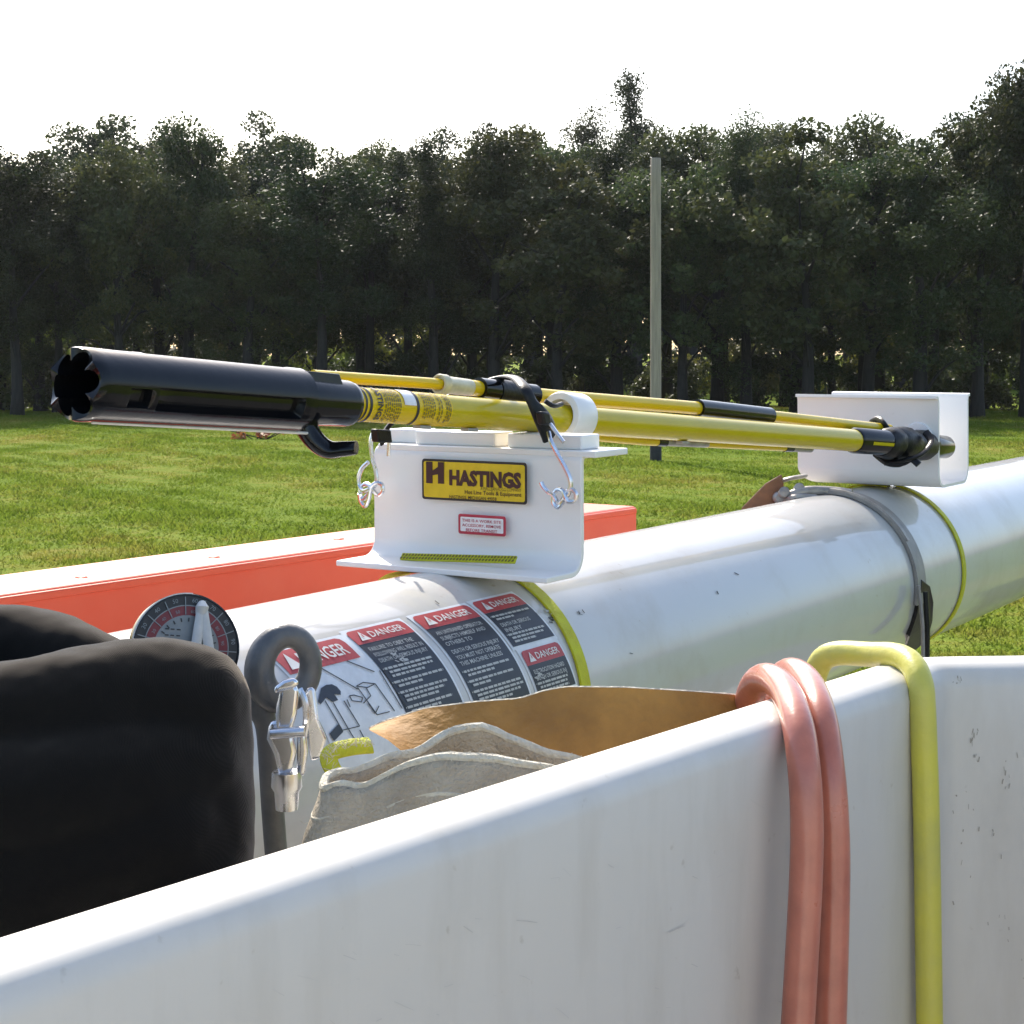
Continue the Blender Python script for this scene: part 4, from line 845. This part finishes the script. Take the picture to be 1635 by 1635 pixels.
# ------------------------------------------------------------------ black fabric cover at lower left
def build_cover():
    root = thing('black_cover', 'folded black ribbed fabric cover in the lower left foreground', 'cover', P(150, 1400, 1.25))
    def lobe(name, paths, vox=.0042):
        m = MB()
        for pts, rad in paths:
            pp = spline(pts, 6); rr = np.interp(np.linspace(0, 1, len(pp)), np.linspace(0, 1, len(rad)), rad)
            m.tube(pp, list(rr), 20)
            for e, r in ((pp[0], rr[0]), (pp[-1], rr[-1])):
                rows = [[e + r * np.array([math.cos(a) * math.cos(b), math.sin(a) * math.cos(b), math.sin(b)]) for a in np.linspace(0, 2 * math.pi, 20, endpoint=False)] for b in np.linspace(-1.5, 1.5, 11)]
                m.grid(rows, close_v=True); k = len(m.v); m.f.append(tuple(range(k - 220, k - 200))); m.f.append(tuple(range(k - 20, k)))
        o = m.build(name, M['fabric'], root, angle=180)
        rm = o.modifiers.new('remesh', 'REMESH'); rm.mode = 'VOXEL'; rm.voxel_size = vox; rm.use_smooth_shade = True
        sm = o.modifiers.new('smooth', 'SMOOTH'); sm.factor = .6; sm.iterations = 14
        tx = bpy.data.textures.new(name + '_wrinkle', 'CLOUDS'); tx.noise_scale = .045; tx.noise_depth = 2
        d = o.modifiers.new('wrinkle', 'DISPLACE'); d.texture = tx; d.strength = .007; d.mid_level = .5
        return o
    k = 1.25 / F_PX
    lobe('front_fold', [([P(-160, 1190, 1.22), P(0, 1165, 1.22), P(130, 1135, 1.23), P(240, 1118, 1.25), P(305, 1125, 1.26)], [100 * k, 104 * k, 102 * k, 100 * k, 98 * k]),
                        ([P(-160, 1290, 1.2), P(100, 1265, 1.2), P(300, 1230, 1.24)], [120 * k, 110 * k, 98 * k]), ([P(-160, 1430, 1.2), P(60, 1400, 1.2), P(260, 1330, 1.22)], [130 * k, 125 * k, 110 * k]), ([P(305, 1125, 1.26), P(306, 1250, 1.25), P(290, 1420, 1.22), P(240, 1600, 1.2)], [98 * k, 100 * k, 110 * k, 120 * k])])
    k = 1.36 / F_PX
    lobe('middle_fold', [([P(-160, 1120, 1.30), P(-20, 1112, 1.30), P(70, 1110, 1.30), P(150, 1120, 1.30)], [52 * k, 50 * k, 44 * k, 30 * k])])
    lobe('rear_fold', [([P(-160, 1050, 1.36), P(20, 1043, 1.36), P(110, 1068, 1.35), P(170, 1100, 1.34)], [78 * k, 78 * k, 80 * k, 76 * k])])
build_cover()

# ------------------------------------------------------------------ leather flap and canvas bag
def build_leather():
    root = thing('leather_flap', 'tan leather flap standing up behind the canvas bag', 'flap', P(880, 1230, 1.34))
    xs = np.linspace(590, 1215, 44); top = np.interp(xs, [590, 610, 680, 760, 830, 870, 905, 1000, 1100, 1170, 1195, 1215], [1163, 1153, 1131, 1121, 1116, 1103, 1097, 1098, 1104, 1109, 1119, 1150])
    bot = np.interp(xs, [590, 620, 660, 760, 1000, 1215], [1166, 1182, 1215, 1270, 1280, 1240]); m = MB(); fr = []; bk = []
    for f in np.linspace(0, 1, 9):
        r1 = []; r2 = []
        for x, a, b in zip(xs, top, bot):
            z = 1.40 - .05 * f + .016 * math.sin((x - 590) / 95) * (1 - .4 * f) + .03 * ((x - 900) / 300) ** 2
            r1.append(P(x, a + (b - a) * f, z)); r2.append(P(x, a + (b - a) * f, z + .004))
        fr.append(r1); bk.append(r2)
    m.grid(fr); m.grid(bk); m.grid([fr[0], bk[0]]); m.grid([[r[0] for r in fr], [r[0] for r in bk]]); m.grid([[r[-1] for r in fr], [r[-1] for r in bk]]); m.build('flap_panel', M['leather'], root, angle=60)
    m = MB(); m.tube([P(x, a + .5, 1.40 + .016 * math.sin((x - 590) / 95) + .03 * ((x - 900) / 300) ** 2 + .002) for x, a in zip(xs, top)], .0014, 6); m.build('cut_edge', M['rope'], root)
build_leather()
def build_bag():
    root = thing('canvas_bag', 'worn canvas tool bag with frayed piped rim over the bucket edge', 'tool bag', P(800, 1420, 1.2))
    Zc = 1.235; cx = 768; n = 96; a, b = 248 * Zc / F_PX, .036; rows = []; c = P(cx, 1229, Zc)
    for i, (dz, sc) in enumerate([(0, 1), (-.006, 1.01), (-.02, 1.03), (-.035, 1.06), (-.05, 1.09), (-.07, 1.12), (-.09, 1.13), (-.11, 1.12), (-.13, 1.08), (-.15, .98), (-.163, .80), (-.17, .5)]):
        row = []
        for k in range(n):
            t = 2 * math.pi * k / n; ct, st_ = math.cos(t), math.sin(t); X = a * sc * math.copysign(abs(ct) ** .85, ct); Y = b * sc * math.copysign(abs(st_) ** .85, st_) * (1 + .5 * min(1, -dz * 12)); f = X / a
            wr = mnoise.noise((X * 28, Y * 28 + 3, dz * 16)) * .010 * min(1, -dz * 25) + mnoise.noise((X * 70, Y * 60, dz * 50)) * .003 * min(1, -dz * 30)
            hump = .0205 * math.exp(-((f + .06) / .48) ** 2) - .002 - .006 * f * f
            row.append(c + np.array([X + wr * ct, Y + .012 * f + wr * st_ + .003 * math.sin(5 * t + dz * 30), dz + .0035 * mnoise.noise((X * 45, Y * 45, 2.0)) + hump * (1 - min(1, -dz * 6)) + .0015 * math.sin(9 * t)]))
        rows.append(row)
    m = MB(); m.grid(rows, close_v=True); m.f.append(tuple(range(len(m.v) - n, len(m.v)))); o = m.build('bag_body', M['canvas'], root, angle=180)
    sd = o.modifiers.new('thick', 'SOLIDIFY'); sd.thickness = .0035; sd.offset = 0
    rim = [p + np.array([0, 0, .001]) for p in rows[0]]; m = MB(); m.grid([[q + .0032 * (math.cos(j * .785) * np.array([0, 0, 1.0]) + math.sin(j * .785) * (q - c) * np.array([1, 1, 0]) / (np.linalg.norm((q - c)[:2]) + 1e-9)) for j in range(8)] for q in rim], close_u=True, close_v=True); m.build('rim_piping', M['rope'], root)
    m = MB(); m.grid([[q + .0024 * (math.cos(j * 1.047) * np.array([0, 0, 1.0]) + math.sin(j * 1.047) * (q - c) * np.array([1, 1, 0]) / (np.linalg.norm((q - c)[:2]) + 1e-9)) for j in range(6)] for q in rows[2]], close_u=True, close_v=True); m.build('lower_seam', M['rope'], root)
    m = MB()
    for i in range(260):
        q = rows[random.choice((0, 0, 2))][random.randrange(n)]; q = q + rng.normal(0, .0022, 3); e = q + np.array([random.uniform(-.005, .005), random.uniform(-.004, .002), random.uniform(-.001, .003)]); m.tube([q, (q + e) / 2 + rng.normal(0, .001, 3), e], .00022, 3, caps=False)
    m.build('frayed_thread', M['rope'], root)
build_bag()

# ------------------------------------------------------------------ white bucket the view is taken from
RIM_Z = 2.137
def build_bucket():
    root = thing('work_bucket', 'white fibreglass lift bucket with broad rounded rim at lower right', 'bucket', (.2, .5, 1.0))
    poly = [(-.78, .10), (.333, 1.512), (.64, 1.535), (1.08, .95), (.35, -.5), (-.45, -.5)]
    def rounded(pts, rad, k=7):
        out = []; n = len(pts)
        for i in range(n):
            p0, p1, p2 = (np.array(pts[(i + j) % n]) for j in (-1, 0, 1)); d0 = (p0 - p1) / np.linalg.norm(p0 - p1); d2 = (p2 - p1) / np.linalg.norm(p2 - p1)
            a, b = p1 + d0 * rad, p1 + d2 * rad
            for q in range(k + 1): t = q / k; out.append((1 - t) ** 2 * a + 2 * t * (1 - t) * p1 + t * t * b)
        dense = []
        for i in range(len(out)):
            a, b = out[i], out[(i + 1) % len(out)]; m_ = max(1, int(np.linalg.norm(b - a) / .06))
            for q in range(m_): dense.append(a + (b - a) * q / m_)
        return dense
    path = rounded(poly, .035); n = len(path)
    # outward profile: (offset inward from the outer edge, z)
    prof = [(.046, -1.05), (.050, -.6), (.054, -.06), (.0555, -.018), (.052, -.006), (.044, 0), (.024, .003), (.008, 0), (.002, -.006), (0, -.016), (.002, -.034), (.030, -.042), (.040, -.06), (.040, -1.08)]
    rows = []
    for i in range(n):
        t = path[(i + 1) % n] - path[i - 1]; t /= np.linalg.norm(t); inn = np.array([t[1], -t[0]])
        rows.append([np.array([*(path[i] + inn * o_), RIM_Z + z]) for o_, z in prof])
    m = MB(); m.grid(rows, close_u=True); m.build('bucket_shell', M['bucket'], root, angle=60)
    fl = MB(); fl.add([np.array([*(p * .93 + np.array([.01, .03])), RIM_Z - 1.04]) for p in path], [tuple(range(n))]); fl.build('bucket_floor', M['bucket'], root)
    sc = MB(); rr = random.Random(9)
    def onwall(x, y):
        d = P(x, y, 1.0) - CAM; k = .023 / .307; t = (1.512 - .0535 - k * .333) / (d[1] - k * d[0]) ; q = CAM + d * t; q[1] -= .0012; return q
    for px, py, n_, sp in ((1512, 1100, 10, 14), (1527, 1087, 6, 6), (1556, 1172, 9, 7), (1560, 1210, 4, 6), (1545, 1150, 4, 14), (1600, 1240, 8, 26), (1560, 1380, 9, 40), (1600, 1500, 8, 40), (1540, 1290, 5, 20)):
        for i in range(n_):
            x, y = px + rr.uniform(-sp, sp), py + rr.uniform(-sp, sp) * 1.6; l = rr.uniform(2, 9); add_line(sc, [(x, y), (x + rr.uniform(-2, 2), y + l)], rr.uniform(.6, 2.2), onwall)
    sc.build('scuff', M['scuff'], root)['kind'] = 'stuff'
    sc = MB(); inn = np.array([.785, -.619, 0]); p0 = np.array([.333, 1.512, 0]) + inn * .0525
    def onleft(x, y):
        d = P(x, y, 1.0) - CAM; t = (p0 @ inn) / (d @ inn); return CAM + d * t + inn * .0022
    for i in range(70):
        x = rr.uniform(60, 1240); y0 = 1085 + (1400 - x) * .36 + 70; y = y0 + rr.random() ** 1.6 * (1640 - y0) if y0 < 1600 else 1630
        a_ = rr.uniform(-.5, .9); l = rr.uniform(4, 34); add_line(sc, [(x, y), (x + l * .5, y + l * .5 * a_ + rr.uniform(-1, 1)), (x + l, y + l * a_)], rr.uniform(.5, 1.5), onleft)
    sc.build('scratch', M['scratch'], root)['kind'] = 'stuff'
build_bucket()
def build_hoses():
    for lab, dx, dy, dz in (('left salmon red hose hooked over the bucket rim', 0, 0, 0), ('right salmon red hose hooked over the bucket rim', 41, -9, .03)):
        root = thing('salmon_hose', lab, 'hose', P(1300 + dx, 1400, 1.25), 'hoses over the bucket rim')
        pts = spline([P(1195 + dx, 1260, 1.46 + dz), P(1192 + dx, 1180, 1.45 + dz), P(1196 + dx, 1120 + dy, 1.42 + dz), P(1208 + dx, 1090 + dy, 1.39 + dz), P(1228 + dx * .98, 1083 + dy, 1.35 + dz), P(1253 + dx * .95, 1103 + dy, 1.30 + dz), P(1272 + dx * .92, 1150 + dy, 1.25 + dz), P(1282 + dx * .95, 1210, 1.225 + dz), P(1288 + dx, 1300, 1.215 + dz), P(1286 + dx * 1.1, 1420, 1.21 + dz), P(1270 + dx * 1.3, 1700, 1.20 + dz)], 8)
        MB().tube(pts, .0116, 20).build('hose_tube', M['salmon'], root)
build_hoses()
def build_handle():
    root = thing('yellow_handle', 'bent yellow tube handle hooked over the corner of the bucket', 'handle', P(1478, 1350, 1.42))
    pts = [P(1300, 1130, 1.55), P(1300, 1100, 1.55), P(1302, 1076, 1.545), P(1315, 1052, 1.535), P(1340, 1043, 1.52), P(1390, 1045, 1.49), P(1430, 1047, 1.455), P(1455, 1060, 1.43), P(1469, 1090, 1.41), P(1473, 1130, 1.405), P(1476, 1205, 1.405), P(1479, 1300, 1.405), P(1482, 1480, 1.405), P(1486, 1760, 1.405)]
    MB().tube(spline(pts, 8), .0106, 22).build('handle_tube', M['handle'], root)
build_handle()

def build_deck():
    c = B(.7, -.05, 0); c[2] = 1.12; d = np.array([E1[0], E1[1], 0]); d /= np.linalg.norm(d); q = np.array([E2[0], E2[1], 0]); up = np.array([0, 0, 1.0])
    root = thing('unseen_truck_deck', 'unseen grey steel truck deck added below the white boom for neutral bounce', 'truck deck', (c[0], c[1], 0))  # deck out of view, added to bounce neutral light onto the boom
    MB().box(c, d * 1.7, q * .62, up * .03).build('deck_plate', M['galv'], root, bevel=.004)
    MB().box(c - up * .10 + q * .30, d * 1.6, q * .04, up * .07).build('frame_rail', M['darkbase'], root, bevel=.004); MB().box(c - up * .10 - q * .30, d * 1.6, q * .04, up * .07).build('frame_rail', M['darkbase'], root, bevel=.004)
build_deck()

def build_haze():
    m = bpy.data.materials.new('haze'); m.use_nodes = True; n = m.node_tree; n.nodes.remove(n.nodes['Principled BSDF'])
    v = n.nodes.new('ShaderNodeVolumePrincipled'); v.inputs['Color'].default_value = (.86, .92, 1, 1); v.inputs['Density'].default_value = HAZE; v.inputs['Anisotropy'].default_value = .45
    n.links.new(v.outputs[0], n.nodes['Material Output'].inputs['Volume'])
    o = MB().box((0, 60, 7.5), (80, 0, 0), (0, 85, 0), (0, 0, 9.5)).build('haze', m, smooth=False); tag(o, 'thin warm air haze softening the far wood', 'haze', kind='stuff')
HAZE = .00010
build_haze()
